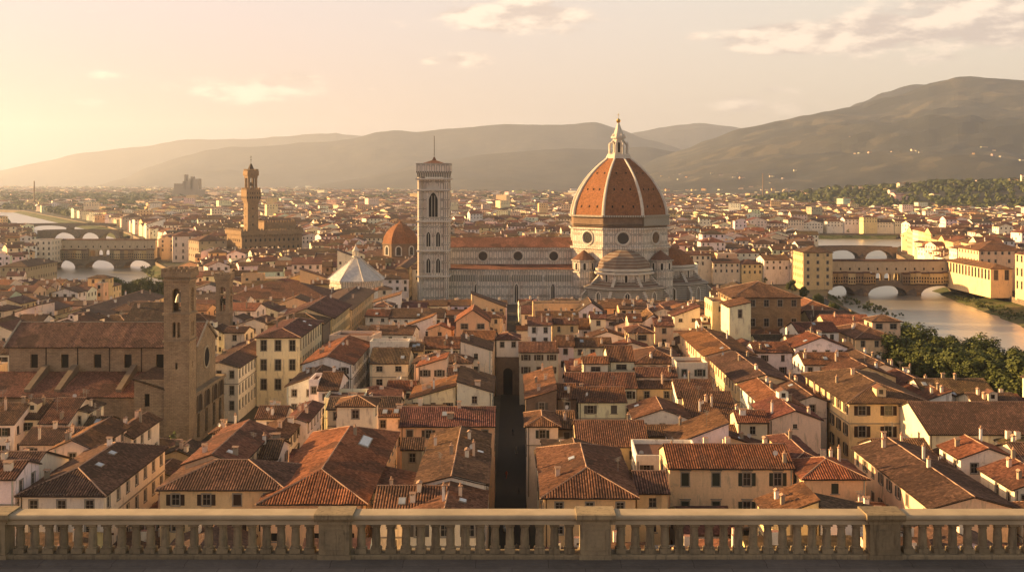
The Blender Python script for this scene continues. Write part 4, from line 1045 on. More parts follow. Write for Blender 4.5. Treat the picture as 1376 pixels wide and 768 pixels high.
q = MB(); q.prism(cx_, cy_, 4, 2.6, 73.6, .5, 80, 0); q.beam((cx_, cy_, 79.5), (cx_, cy_, 87), .16); q.lathe(cx_, cy_, [(.1, 82.8), (.6, 83.3), (.1, 83.8)], 8); q.beam((cx_ - .9, cy_, 85.4), (cx_ + .7, cy_, 85.9), .2, n=4); q.build("spire", "copper_dark", th) if False else q.build("spire", "wood", th)

# ---- brown stone church with its bell tower
ch = tag(empty("church", (-126.0, 275.0, 0)), "long brown stone church with plain walls and a tall square belfry", "church")
L_ = 47.0; q = MB(); nw = 17.4
hs = [(x_, x_ + 1.9, 18.2, 21.6) for x_ in (5.3, 13.0, 21.2, 28.8, 36.8)]
q.panel((0, 0), 1, 0, L_, 0, 23.6, hs, .7); q.panel((L_, 0), 0, 1, nw, 0, 23.6); q.panel((L_, nw), -1, 0, L_, 0, 23.6); q.panel((0, nw), 0, -1, nw, 0, 23.6)
q.add([(L_, 0, 23.6), (L_, nw, 23.6), (L_, nw / 2, 28.4)], 0, [(0, 23), (17, 23), (9, 28)]); q.add([(0, nw, 23.6), (0, 0, 23.6), (0, nw / 2, 28.4)], 0, [(0, 23), (17, 23), (9, 28)])
q.box(0, L_, .8, 1.0, 17, 22.5, 1)
for x_ in (9.3, 17.2, 25.2, 33.2): q.box(x_ - .12, x_ + .12, -.14, -.002, 16.2, 23.3, 2)
q.build("nave_wall", ["church_stone", "dark", "wood"], ch)
q = MB(); zb_ = 23.45
roof_face(q, [(-1.0, -.7, zb_), (L_ + .1, -.7, zb_), (L_ + .1, nw / 2, 28.5), (-1.0, nw / 2, 28.5)], True, 3); roof_face(q, [(L_ + .1, nw + .7, zb_), (-1, nw + .7, zb_), (-1, nw / 2, 28.5), (L_ + .1, nw / 2, 28.5)], False)
q.build("nave_roof", ["roof_tile", "wood"], ch, (.19, .10, .065))
q = MB(); q.beam((L_ + .3, -.9, zb_ + .1), (L_ + .3, nw / 2, 28.9), .3, n=5); q.beam((L_ + .3, nw + .9, zb_ + .1), (L_ + .3, nw / 2, 28.9), .3, n=5); q.beam((-1.0, -.9, zb_ + .1), (-1.0, nw / 2, 28.9), .25, n=5); q.beam((-1.2, nw / 2, 28.6), (L_, nw / 2, 28.6), .14); q.build("gable_coping", "trim", ch)
q = MB(); q.panel((-6, -13.5), 1, 0, 43.1, 0, 13.7, [(16, 19.5, 4.2, 9.5, 'g')], .9); q.box(-5.5, 31, -12.4, -12.2, 0, 12, 1); q.panel((-6, 0), 0, -1, 13.5, 0, 13.7)
q.build("aisle_wall", ["church_stone", "dark"], ch)
q = MB(); roof_face(q, [(-6.5, -14.1, 13.6), (37.1, -14.1, 13.6), (37.1, -.01, 17.3), (-6.5, -.01, 17.3)], True, 7)
for x_ in (3.5, 11.5, 20.5): q.box(x_ - .13, x_ + .13, -.4, 0, 0, 0)
q.build("aisle_roof", ["roof_tile", "wood"], ch, (.20, .088, .055))
for x_, wd_ in ((9.5, .7), (16.8, .7), (31.5, .7)):
    q = MB(); P_ = [(-11.5, 15.0), (-11.5, 14.2), (0, 16.5), (0, 19.0), (-1.2, 19.0)]
    q.add([(x_ - wd_, *p) for p in P_]); q.add([(x_ + wd_, *p) for p in P_[::-1]])
    for k in range(5): j = (k + 1) % 5; q.add([(x_ - wd_, *P_[j]), (x_ - wd_, *P_[k]), (x_ + wd_, *P_[k]), (x_ + wd_, *P_[j])])
    q.build("buttress", "church_stone", ch)
q = MB()      # facade screen facing the street
q.panel((L_ + 1.2, -13.5), 0, 1, 35, 0, 12.3, [(u, u + 2.4, 1.2, 7.5, True) for u in (3, 10, 17, 24, 30)] , .5); q.box(L_ - 5, L_ + 1.19 - .8, -13.5, 21.4, 0, 12.2, 1); q.box(L_ - 5, L_ + 1.8, -13.6, 21.5, 12.301, 13.1)
q.build("facade_screen", ["church_stone", "dark"], ch)
for u in (-9, -2, 5, 12, 18):
    o = Proto("blind_arch", arch_frame(3.6, 4.2, .5, .25, False), ["church_stone", "wood"]).put(ch, (L_ + 1.22, u, 7.9), pi / 2)
Proto("rose_window", round_window(2.5, .5, .3), ["stonepale", "dark"]).put(ch, (L_ + .01, nw / 2, 19.6), pi / 2)
q = MB(); q.panel((37.2, -17), 1, 0, 7, 0, 18.4, [(2.4, 3.6, 12, 15)], .4); q.panel((37.2, 0), 0, -1, 17, 0, 18.4); q.panel((44.2, -17), 0, 1, 17, 0, 16.0); q.box(37.7, 43.6, -16, -1, 0, 15.5, 1)
q.build("sacristy_wall", ["church_stone", "dark"], ch)
q = MB(); roof_face(q, [(30.6, .0, 19.6), (30.6, -17.5, 19.6), (41.5, -17.5, 16.6), (41.5, 0, 16.6)][::-1] if False else [(44.6, -17.5, 16.1), (44.6, 0, 16.1), (36.8, 0, 18.6), (36.8, -17.5, 18.6)], True); q.build("sacristy_roof", ["roof_tile", "wood"], ch, ROOFS['dark'])
tower = empty("belfry_tower", (0, 0, 0)); tower.parent = ch; tower.location = (Wx(221, 258) + 126, -17.5, 0)
def church_tower(parent, s_, zt, z2, mats, sc1=1.0, top=True):
    q = MB()
    for (o_, u_) in (((0, 0), (1, 0)), ((s_, 0), (0, 1)), ((s_, s_), (-1, 0)), ((0, s_), (0, -1))):
        m_ = s_ / 2
        q.panel(o_, u_[0], u_[1], s_, 0, zt, [(m_ - 1.0, m_ + 1.0, zt - 8.2, zt - 2.6, True), (m_ - .95, m_ - .2, z2, z2 + 3.6, True), (m_ + .2, m_ + .95, z2, z2 + 3.6, True), (m_ - .25, m_ + .25, z2 - 7.5, z2 - 6.0)], 1.0)
    q.box(1.01, s_ - 1.01, 1.01, s_ - 1.01, 1, z2 - .5, 1); q.box(1.01, s_ - 1.01, 1.01, s_ - 1.01, z2 + 4, zt - 9, 1)
    w_ = q.build("wall", mats, parent)
    for z_ in (z2 - 1.2, z2 + 5.2, zt - 1.0): q = MB(); q.box(-.3, s_ + .3, -.3, s_ + .3, z_, z_ + .45); q.build("string_course", mats[0], parent)
    q = MB(); q.box(-.5, s_ + .5, -.5, s_ + .5, zt, zt + 1.3); n = 5
    for i in range(n + 1):
        for j in range(n + 1):
            if i in (0, n) or j in (0, n):
                u, v = -.1 + (s_ + .2 - .0) * i / n, -.1 + (s_ + .2) * j / n; q.box(u - .38, u + .38, v - .38, v + .38, zt + 1.3, zt + 2.1)
    q.build("parapet", mats[0], parent)
church_tower(tower, 5.9, 42.4, 28.3, ["church_stone", "dark"])
q = MB(); q.lathe(2.95, 2.95, [(.1, 36.2), (1.2, 36.3), (.9, 37.6), (.5, 38.3), (.1, 38.5)], 10); q.beam((2.95, .6, 38.6), (2.95, 5.3, 38.6), .14); q.build("bell", "metal", tower)
st = empty("bell_tower", (Wx(290, 380), 380, 0)); tag(st, "small brown stone belfry with paired openings beside the church facade", "bell tower")
church_tower(st, 4.7, 31.0, 20.0, ["church_stone", "dark"])

# ---- bridges
def arched_bridge(name, label, xa, xb, y, wd, deck_z, spans, spring=-3.2, crown=None, mats=("bridge_stone",), parapet=1.0):
    root = tag(empty(name, (xa, y, 0)), label, "bridge"); W_ = xb - xa; crown = crown if crown is not None else deck_z - 1.2
    q = MB(); pts = []
    edges = []; cur = 0.0
    N = 14; prof = [(0.0, spring)]
    under = []
    for (a_, c_) in spans:
        for k in range(N + 1):
            tt = k / N; under.append((a_ + (c_ - a_) * tt, spring + (crown - spring) * max(0, 1 - (2 * tt - 1) ** 2) ** .62))
    def top(u): return deck_z + .8 * (1 - (2 * u / W_ - 1) ** 2)
    for yy, flip in ((0, 0), (wd, 1)):
        lastu = 0.0
        def quad(u0, zlo0, u1, zlo1):
            P_ = [(u0, yy, zlo0), (u1, yy, zlo1), (u1, yy, top(u1) + parapet), (u0, yy, top(u0) + parapet)]
            uv = [(p[0], p[2]) for p in P_]
            q.add(P_[::-1] if flip else P_, 0, uv[::-1] if flip else uv)
        for i, (a_, c_) in enumerate(spans):
            if a_ > lastu: quad(lastu, WL - 2, a_, WL - 2)
            arc = under[i * (N + 1):(i + 1) * (N + 1)]
            for (u0, z0), (u1, z1) in zip(arc, arc[1:]): quad(u0, z0, u1, z1)
            lastu = c_
        if lastu < W_: quad(lastu, WL - 2, W_, WL - 2)
    for i, (a_, c_) in enumerate(spans):
        arc = under[i * (N + 1):(i + 1) * (N + 1)]
        for (u0, z0), (u1, z1) in zip(arc, arc[1:]): q.add([(u0, 0, z0), (u0, wd, z0), (u1, wd, z1), (u1, 0, z1)], 0, [(0, u0), (wd, u0), (wd, u1), (0, u1)])
        for u in (a_, c_): q.add([(u, 0, WL - 2), (u, wd, WL - 2), (u, wd, spring), (u, 0, spring)], 0, [(0, 0), (wd, 0), (wd, 3), (0, 3)])
    for k in range(12):
        u0, u1 = W_ * k / 12, W_ * (k + 1) / 12; q.add([(u0, .4, top(u0)), (u1, .4, top(u1)), (u1, wd - .4, top(u1)), (u0, wd - .4, top(u0))], 0, [(u0, 0), (u1, 0), (u1, wd), (u0, wd)])
        for yy in (.4, wd - .4): q.add([(u0, yy, top(u0)), (u1, yy, top(u1)), (u1, yy, top(u1) + parapet), (u0, yy, top(u0) + parapet)], 0)
        for ya_, yb_ in ((0, .4), (wd - .4, wd)): q.add([(u0, ya_, top(u0) + parapet), (u1, ya_, top(u1) + parapet), (u1, yb_, top(u1) + parapet), (u0, yb_, top(u0) + parapet)], 0)
    q.build("arched_deck", mats[0], root)
    for i in range(len(spans) - 1):
        u0, u1 = spans[i][1], spans[i + 1][0]; m_ = (u0 + u1) / 2; q = MB(); zt = spring + 3.2
        for sgn, y0 in ((-1, 0), (1, wd)):
            q.add([(u0, y0, WL - 2), (m_, y0 + sgn * 4.5, WL - 2), (m_, y0 + sgn * 4.5, spring + 1), (u0, y0, spring + 1)], 0, [(0, 0), (5, 0), (5, 5), (0, 5)]); q.add([(m_, y0 + sgn * 4.5, WL - 2), (u1, y0, WL - 2), (u1, y0, spring + 1), (m_, y0 + sgn * 4.5, spring + 1)], 0, [(0, 0), (5, 0), (5, 5), (0, 5)])
            q.add([(u0, y0, spring + 1), (m_, y0 + sgn * 4.5, spring + 1), (m_, y0, zt)], 0); q.add([(m_, y0 + sgn * 4.5, spring + 1), (u1, y0, spring + 1), (m_, y0, zt)], 0)
        q.build("pier", mats[0], root)
    return root, top
def shop_bridge(label, pxa, pxb, y, spans_px, gap_px, deck_z, shop_z, top_z, seed):
    rs = random.Random(seed); xa, xb = Wx(pxa, y), Wx(pxb, y); sx = lambda p: Wx(p, y) - xa
    W_ = xb - xa; wd = 16.0
    root, top = arched_bridge("shop_bridge", label, xa, xb, y, wd, deck_z, [(sx(a_), sx(c_)) for a_, c_ in spans_px], spring=-3.6, crown=deck_z - 1.6, parapet=.9)
    g0, g1 = sx(gap_px[0]), sx(gap_px[1])
    # corridor storey running across the whole bridge
    q = MB(); n = int(W_ / 5.5); hs = [(W_ * (i + .5) / n - .55, W_ * (i + .5) / n + .55, shop_z + 1.3, shop_z + 2.7) for i in range(n)]
    q.panel((0, 1.5), 1, 0, W_, shop_z, top_z, hs, .4); q.box(.5, W_ - .5, 2.2, 2.3, shop_z, top_z - .3, 1); q.panel((W_, 1.5), 0, 1, 4.5, deck_z, top_z); q.panel((W_, 6), -1, 0, W_, shop_z, top_z); q.panel((0, 6), 0, -1, 4.5, deck_z, top_z)
    q.add([(0, 1.5, shop_z), (0, 6, shop_z), (W_, 6, shop_z), (W_, 1.5, shop_z)], 0)
    cor = q.build("corridor", ["plaster", "dark"], root, (.50, .40, .26))
    q = MB(); roof_face(q, [(-.4, .9, top_z - .1), (W_ + .4, .9, top_z - .1), (W_ + .4, 3.8, top_z + .9), (-.4, 3.8, top_z + .9)], False); roof_face(q, [(W_ + .4, 6.6, top_z - .1), (-.4, 6.6, top_z - .1), (-.4, 3.8, top_z + .9), (W_ + .4, 3.8, top_z + .9)], False)
    q.build("corridor_roof", ["roof_tile", "wood"], root, ROOFS['brown'])
    q = MB(); hs = []; n = 3; s_ = (g1 - g0) / n
    q.panel((g0, 1.5), 1, 0, g1 - g0, deck_z + .9, shop_z, [(s_ * i + s_ * .12, s_ * i + s_ * .88, deck_z + 1.0, shop_z - .4, True) for i in range(n)], .6); q.panel((g1, 6), -1, 0, g1 - g0, deck_z + .9, shop_z, [(s_ * i + s_ * .12, s_ * i + s_ * .88, deck_z + 1.0, shop_z - .4, True) for i in range(n)], .6)
    q.build("arcade", "plaster", root, (.50, .38, .22))
    cols = [(.42, .27, .12), (.50, .36, .16), (.30, .20, .11), (.36, .27, .16), (.22, .16, .10), (.55, .42, .22), (.24, .20, .12)]
    for side, y0, y1 in ((0, -1.6, 1.49), (1, 12.5, 17.4)):
        for a_, c_ in ((0.0, g0), (g1, W_)):
            u = a_
            while u < c_ - 1.2:
                w_ = min(rs.uniform(2.6, 5.0), c_ - u); w_ = w_ if c_ - u - w_ > 1.2 else c_ - u
                zb_ = deck_z - .3 + rs.uniform(-.3, .3); zt = shop_z - rs.uniform(.0, 1.0) if not side else shop_z + rs.uniform(-.5, .8)
                q = MB(); fr = y0 + rs.uniform(-.25, .3) if not side else y0; bk = y1 if not side else y1
                q.box(u + .03, u + w_ - .03, fr, bk, zb_, zt, 0)
                nwin = max(1, int(w_ / 1.3))
                for i in range(nwin):
                    c = u + w_ * (i + .5) / nwin
                    for z_ in ((zb_ + .9, zb_ + 3.0) if zt - zb_ > 5 else (zb_ + 1.1,)):
                        if side: continue
                        q.box(c - .36, c + .36, fr - .03, fr + .05, z_, z_ + 1.2, 2); q.box(c - .5, c + .5, fr - .09, fr - .002, z_ - .14, z_ - .01, 3)
                ex = .35; q.add([(u - .05, fr - ex, zt), (u + w_ + .05, fr - ex, zt), (u + w_ + .05, bk, zt + .55), (u - .05, bk, zt + .55)], 1); q.add([(u - .05, bk, zt + .4), (u + w_ + .05, bk, zt + .4), (u + w_ + .05, fr - ex, zt - .12), (u - .05, fr - ex, zt - .12)], 1)
                if not side:
                    for i in range(3): x_ = u + w_ * (i + .5) / 3; q.beam((x_, 0.0, zb_ - 1.0), (x_, fr + .1, zb_), .1, 3, 4)
                q.build("shop", ["plaster", "dormer_roof", "dark", "wood"], root, rs.choice(cols)); u += w_
    return root
shop_bridge("covered bridge crowded with little hanging shops across the river with green banks", 1112, 1299, 670.0, [(1112, 1148), (1167, 1219), (1238, 1290)], (1176, 1212), 2.6, 9.2, 16.2, 4)
shop_bridge("covered bridge of hanging shops upstream of the wide shining river near the woods", 70, 208, 880.0, [(71.5, 101), (114, 153), (166, 203)], (119, 148), 3.0, 10.2, 17.6, 8)
q1 = lambda p, y, xa: Wx(p, y) - xa
xa = Wx(1085, 985); arched_bridge("stone_bridge", "plain stone bridge with flat arches just beyond the covered shop bridge near the quay palaces", xa, Wx(1206, 985), 985.0, 14, 4.6, [(q1(a_, 985, xa), q1(c_, 985, xa)) for a_, c_ in ((1110, 1155), (1163, 1199))], spring=-3.5, crown=2.8)
xa = Wx(50, 1307); arched_bridge("stone_bridge", "three-arched stone bridge just upstream of the covered bridge near the woods", xa, Wx(160, 1307), 1307.0, 15, 5.2, [(q1(a_, 1307, xa), q1(c_, 1307, xa)) for a_, c_ in ((67, 101), (104, 133), (136, 156))], spring=-3.8, crown=3.6)
xa = Wx(38, 1560); arched_bridge("stone_bridge", "low flat bridge on a single pier in the haze upstream of the arched one", xa, Wx(152, 1560), 1560.0, 14, 3.0, [(q1(a_, 1560, xa), q1(c_, 1560, xa)) for a_, c_ in ((40, 89), (95, 150))], spring=-1.6, crown=1.6)

# ------------------------------------------------------------------ houses read off the photograph one by one
K = dict
# bottom, town side of the brown church
H_(26, 139, 663, 20, roof='hip', L=28, wall='cream', rc='brown', win='stone', gap=3.4, floors=3, extras='ss', chim=2, shut=False, feature="with two roof skylights")
H_(-62, 24, 657, 19.5, 606, 'gx', wall='cream', rc='brown', extras='s', chim=2)
H_(-42, 20, 641, 22.5, 607, 'gx', wall='white', rc='red', chim=1, extras='s', L=8)
H_(72, 122, 601, 20.5, roof='gy', ax=590, L=17, wall='cream', rc='orange', chim=2, extras='', o=.8)
H_(140, 176, 587, 18.5, roof='gy', ax=578, L=16, wall='cream', rc='red', chim=3, extras='')
H_(20, 53, 561, 17, 535, 'gx', wall='cream', rc='brown', chim=2, floors=2, gap=4, win='plain')
H_(54, 91, 567, 17, 534, 'gx', wall='cream', rc='red', chim=1, win='plain', gap=4)
H_(92, 117, 553, 18, roof='shr', L=9, wall='cream', rc='brown', p=.25, chim=1)
H_(-34, 19, 568, 17, 541, 'gx', wall='white', rc='red', chim=2, win='plain')
H_(112, 140, 574, 15.5, roof='gx', L=8, wall='pink', rc='dark', chim=1)
H_(215, 381, 655, 20, 617, 'hip', wall='ochre', rc='brown', win='stone', shut=True, gap=3.6, floors=2, chim=0, extras='', feature="with four shuttered windows under the eave")
H_(248, 322, 622, 21.5, roof='gy', L=24, p=.34, wall='ochre', rc='orange', chim=2, extras='s')
H_(318, 372, 614, 19.5, roof='gx', L=10, wall='white', rc='brown', chim=3, extras='ad')
H_(350, 490, 674, 19, roof='hip', L=44, wall='ochre', rc='orange', p=.36, win='bare', gap=4, ww=2.0, wh=1.2, floors=2, chim=1, extras='', shut=False, name='long_hall', feature="very long hipped roof with a pale glazed strip")
LH = HOUSES[-1]; sk = SKYL.put(LH['root'], (3.6, 30, LH['ze'] + .36 * (LH['w'] / 2 - 3.6) + .16), rot=(0, math.atan(.36), 0), scale=(1.7, 4.2, 1))
H_(453, 502, 544, 22, roof='hip', L=7, wall='cream', rc='orange', win='stone', floors=1, gap=3.0, chim=0, extras='', ww=1.3, p=.33, shut=False)
H_(538, 664, 571, 17, 546, 'gx', wall='ochre', rc='brown', win='stone', gap=3.3, chim=2, extras='s')
H_(540, 568, 602, 16, 588, 'shf', wall='grey', rc='dark', chim=0, extras='', floors=1)
H_(503, 597, 684, 19, 652, 'gx', wall='cream', rc='red', chim=2, extras='s')
house(-9.2, 150, 10.4, 13, 19.0, 'gy', wall='cream', rc='red', chim=2, extras='s', p=.26)
house(-9.0, 163.1, 10.2, 17, 20.0, 'gy', wall='white', rc='brown', chim=3, extras='a', p=.24)
house(-9.2, 180.2, 10.0, 19, 19.2, 'gy', wall='cream', rc='red', chim=2, extras='sd', p=.26)
house(-18.7, 166, 7.0, 14, 17.0, 'shr', wall='white', rc='brown', chim=1, extras='', p=.2)
# middle left: the white row and the palaces along the second street
H_(430, 478, 590, 17, roof='gy', L=14, wall='cream', rc='brown', chim=2, p=.3) if False else None
house(-48.5, 288, 13, 38, 17.0, 'gy', wall='white', rc='orange', floors=4, gap=3.2, chim=4, extras='d', p=.33, feature="long white row house")
house(-49.5, 268, 11, 19, 15.0, 'gy', wall='white', rc='brown', chim=2, extras='a')
H_(428, 454, 523, 16, 499, 'gx', wall='white', rc='red', chim=1, extras='', gap=3)
H_(415, 428, 514, 17.2, roof='flat', L=9, wall='white', chim=0, floors=3, extras='')
H_(497, 548, 487, 16, 467, 'gx', wall='cream', rc='brown', chim=0, extras='s', ww=1.7, wh=1.7, gap=3.4, shut=False, win='plain')
H_(497, 549, 462, 18, roof='flat', L=6, wall='white', chim=0, extras='')
H_(524, 596, 426, 17, 416, 'gx', wall='white', rc='brown', chim=2, gap=3.5, floors=3, win='plain', L=13)
H_(517, 549, 449, 14.5, 440, 'gx', wall='white', rc='brown', chim=1)
H_(503, 526, 411, 19, 402, 'hip', wall='white', rc='brown', chim=1, L=10)
H_(613, 657, 431, 20, roof='gy', ax=416, L=16, wall='ochre', rc='orange', chim=0, floors=2, ww=2.2, gap=4.5, shut=False, extras='', feature="tall gable front with wide loggia openings")
H_(619, 660, 470, 19, roof='shr', L=15, p=.30, wall='cream', rc='brown', chim=2, win='plain', shut=False, gap=5, extras='')
H_(614, 661, 526, 19, roof='shr', L=20, p=.30, wall='cream', rc='red', chim=2, win='plain', shut=False, gap=5, extras='a', floors=2)
H_(552, 612, 535, 16, roof='shl', L=15, p=.28, wall='cream', rc='orange', chim=3, extras='a', win='plain')
H_(549, 568, 470, 16.5, roof='gx', L=9, wall='yellow', rc='brown', chim=1)
H_(569, 617, 467, 16, 452, 'gx', wall='cream', rc='red', chim=3)
H_(562, 600, 492, 17.5, roof='shl', L=9, wall='pink', rc='orange', chim=2, p=.3)
H_(602, 619, 503, 17.5, roof='gx', L=7, wall='white', rc='brown', chim=2)
H_(440, 536, 548, 15.5, roof='gx', L=9, wall='cream', rc='dark', chim=2)
H_(452, 552, 558, 16.4, 548, 'gx', wall='white', rc='red', chim=1, extras='ss', L=5)
H_(384, 412, 566, 16.5, roof='gy', L=18, p=.32, wall='white', rc='brown', chim=3, extras='a')
H_(345, 384, 588, 16, roof='gy', L=14, p=.3, wall='cream', rc='red', chim=2, extras='')
H_(344, 382, 561, 15.5, roof='gx', L=9, wall='white', rc='brown', chim=3)
H_(340, 420, 601, 17.5, roof='gx', L=7, wall='cream', rc='dark', chim=3) if False else None
house(-67.6, 317, 12.4, 37, 20.0, 'hip', wall='cream', rc='brown', win='hood', floors=3, fh=5.6, wh=3.1, ww=1.7, gap=3.7, chim=3, extras='ss', name='palace', shut=False, feature="big corner block with tall hooded windows beside long yellow row", p=.27)
house(-70, 354.5, 18, 14, 19.0, 'hip', wall='brown', rc='dark', floors=3, fh=5, wh=2.4, gap=3, chim=1)
house(-69, 369, 17, 40, 19.2, 'gy', wall='yellow', rc='brown', floors=4, fh=4.0, wh=2.4, gap=2.7, chim=3, o=1)
house(-68, 409.5, 15, 72, 17.2, 'gy', p=.22, wall='ochre', rc='dark', floors=4, fh=3.8, wh=2.3, gap=4.0, chim=3, extras='', o=1)
house(-79.3, 297, 10.4, 48, 14.6, 'gy', wall='white', rc='brown', floors=3, fh=4.1, wh=2.4, gap=3.0, chim=3, extras='s', p=.28, feature="long, with rows of tall windows, adjoining the church front")
house(-60, 592, 6, 70, 18, 'gy', wall='ochre', rc='brown', floors=4, fh=4, gap=4, chim=1)
H_(303, 440, 400, 16, 388, 'hip', wall='cream', rc='brown', floors=3, fh=4, gap=3.6, chim=4, L=30)
H_(313, 352, 392, 15, roof='gx', L=10, wall='white', rc='brown', chim=1, floors=3)
H_(300, 331, 408, 14, roof='gx', L=12, wall='white', rc='red', chim=1)
H_(340, 372, 397, 15.2, roof='hip', L=12, wall='white', rc='brown', chim=1) 
# left of the church nave
H_(72, 143, 424, 15, roof='gy', L=70, wall='yellow', rc='brown', floors=3, fh=4, chim=6, gap=4, p=.27)
H_(144, 218, 417, 15.5, 404, 'hip', wall='grey', rc='brown', floors=2, ww=1.7, wh=2.3, gap=4.2, chim=2, shut=False)
H_(148, 172, 441, 20, roof='gx', L=14, wall='white', rc='dark', chim=0) if False else None
H_(168, 222, 430, 17.5, 423, 'gx', wall='white', rc='dark', chim=1, extras='', L=22, p=.45)
H_(27, 49, 384, 14.5, 376, 'hip', wall='white', rc='brown', floors=3, chim=1, gap=2.6)
H_(50, 66, 390, 14, 379, 'gx', wall='white', rc='brown', floors=3, chim=1, gap=2.4)
H_(66, 82, 382, 15, roof='gx', L=12, wall='yellow', rc='orange', floors=3, chim=1)
H_(83, 99, 385, 14.4, roof='gx', L=12, wall='cream', rc='brown', floors=3, chim=1)
H_(99, 152, 384, 14.6, 377, 'hip', wall='yellow', rc='brown', floors=2, chim=2)
H_(118, 146, 373, 19, 369, 'hip', wall='ochre', rc='brown', floors=1, chim=0)
H_(0, 37, 358, 17, 343, 'hip', wall='stone', rc='brown', floors=3, chim=2, L=40, fh=5)
H_(-40, 20, 441, 15.5, roof='gy', L=14, wall='ochre', rc='red', chim=2)
H_(24, 57, 431, 15.5, roof='gx', L=10, wall='white', rc='brown', chim=2)
H_(48, 74, 416, 15, roof='shr', L=14, wall='brown', rc='dark', chim=1)
H_(-30, 22, 478, 16, roof='gx', L=11, wall='cream', rc='brown', chim=2)
# right of the dark street
H_(731, 854, 666, 19, roof='hip', L=29, wall='ochre', rc='red', win='stone', floors=2, ww=1.1, wh=1.1, gap=3.2, chim=1, extras='as', p=.36, shut=False, feature="with hipped front and a sloping skylight")
H_(856, 898, 660, 18, 632, 'gx', wall='ochre', rc='brown', chim=0, extras='', gap=3, wh=1.7, win='plain')
H_(900, 1066, 627, 19, 596, 'gx', wall='yellow', rc='red', win='hood', shut=True, gap=3.9, wh=2.1, ww=1.2, floors=3, fh=4.6, chim=2, extras='d', feature="long, with dark open shutters under small hoods")
H_(1080, 1164, 641, 18.5, roof='hip', L=11, wall='ochre', rc='orange', chim=2, extras='', p=.34, gap=6, win='plain', floors=1)
H_(1068, 1104, 618, 18, roof='hip', L=18, wall='ochre', rc='brown', chim=1, extras='')
H_(776, 870, 598, 16, 564, 'gx', wall='ochre', rc='red', chim=1, extras='', win='plain')
H_(868, 990, 584, 14.5, 571, 'gx', wall='yellow', rc='red', chim=0, extras='', arcade=True, gap=4, L=7, feature="low, with a row of arches under the eave")
H_(708, 750, 571, 17, 552, 'hip', wall='cream', rc='red', chim=0, extras='', L=12)
H_(751, 772, 574, 15.5, roof='gx', L=12, wall='brown', rc='brown', chim=1)
house(6.5, 240, 6.5, 30, 17.5, 'shl', wall='brown', rc='orange', chim=4, extras='', p=.3, stone='brick', floors=1, gap=7)
house(12.2, 243, 4.2, 12, 17.0, 'gx', wall='brown', rc='red', chim=1, stone='brick', floors=1)
H_(761, 855, 520, 17, 500, 'gx', wall='cream', rc='red', win='stone', floors=3, fh=4.0, gap=3.0, ww=1.2, wh=2.0, chim=0, extras='', shut=True, feature="with rows of five shuttered windows")
H_(784, 817, 487, 21, 477, 'gx', wall='cream', rc='orange', win='plain', floors=1, gap=4, ww=2.3, wh=1.4, chim=0, extras='', L=6, shut=False)
H_(818, 852, 484, 21.2, 464, 'gx', wall='cream', rc='red', floors=1, gap=3.2, ww=2.6, wh=1.5, chim=0, extras='', shut=False, win='plain')
H_(856, 909, 520, 16.6, 510, 'gx', wall='ochre', rc='brown', floors=4, gap=3, wh=1.9, chim=1, extras='', L=6, feature="with iron balconies on the front")
for z_ in (HOUSES[-1]['ze'] - 2.95, HOUSES[-1]['ze'] - 6.5):
    q = MB(); q.box(-4.2, .6, -1.1, -.01, z_ - .12, z_)
    for i in range(17): q.box(-4.2 + i * .295, -4.16 + i * .295, -1.1, -1.06, z_, z_ + .95)
    q.box(-4.2, .6, -1.12, -1.04, z_ + .951, z_ + 1.0); q.build("balcony", "wood", HOUSES[-1]['root'])
H_(856, 909, 505, 18.6, 493, 'gx', wall='cream', rc='brown', floors=1, chim=1, extras='')
H_(911, 960, 533, 16, 509, 'gx', wall='white', rc='brown', floors=3, chim=2, extras='', win='plain')
H_(909, 951, 491, 20, roof='flat', L=8, wall='cream', chim=0, extras='', floors=2)
H_(852, 920, 487, 16.5, 462, 'hip', wall='cream', rc='brown', chim=2, extras='')
house(60.5, 262, 13.5, 36, 17.0, 'gy', wall='yellow', rc='brown', floors=3, fh=4.3, wh=2.1, gap=3.0, chim=3, extras='ad', p=.27)
house(59.5, 299, 14, 44, 17.5, 'gy', wall='yellow', rc='orange', floors=3, fh=4.3, wh=2.1, gap=3.4, chim=3, extras='s', p=.25)
H_(845, 878, 446, 19, 436, 'hip', wall='yellow', rc='brown', floors=2, ww=3.2, wh=1.8, gap=4, chim=0, extras='', L=12, shut=False, feature="with a dark open loggia under its hipped roof")
H_(845, 862, 431, 20, roof='gx', L=10, wall='cream', rc='red', chim=1)
H_(863, 892, 432, 19.5, roof='gy', ax=422, L=16, wall='white', rc='orange', chim=1)
H_(880, 905, 437, 19, roof='gx', L=12, wall='yellow', rc='red', chim=1, gap=4)
H_(721, 743, 426, 18, 417, 'gx', wall='cream', rc='brown', chim=1, L=9)
H_(745, 777, 426, 18, 417, 'gx', wall='cream', rc='red', chim=2, L=9)
H_(716, 786, 411, 20, roof='flat', L=10, wall='ochre', chim=0, gap=6, extras='', win='plain')
H_(778, 813, 441, 15.5, roof='shf', L=7, wall='white', rc='brown', chim=0, extras='', win='plain')
H_(794, 814, 427, 19.2, roof='gx', L=9, wall='cream', rc='brown', chim=1)
H_(777, 812, 418, 19, roof='gy', ax=406, L=18, wall='white', rc='dark', chim=0)
H_(698, 750, 472, 15.5, 459, 'gx', wall='grey', rc='brown', chim=1, extras='')
H_(749, 771, 464, 17, 450, 'gx', wall='cream', rc='brown', chim=1)
H_(771, 822, 465, 16.5, 453, 'gx', wall='cream', rc='brown', chim=2)
H_(777, 802, 489, 17, roof='shl', L=8, wall='pink', rc='orange', chim=1, p=.35)
H_(667, 698, 455, 17, 440, 'hip', wall='white', rc='brown', chim=0, extras='', L=10, floors=1, feature="spanning the end of the dark street over an archway")
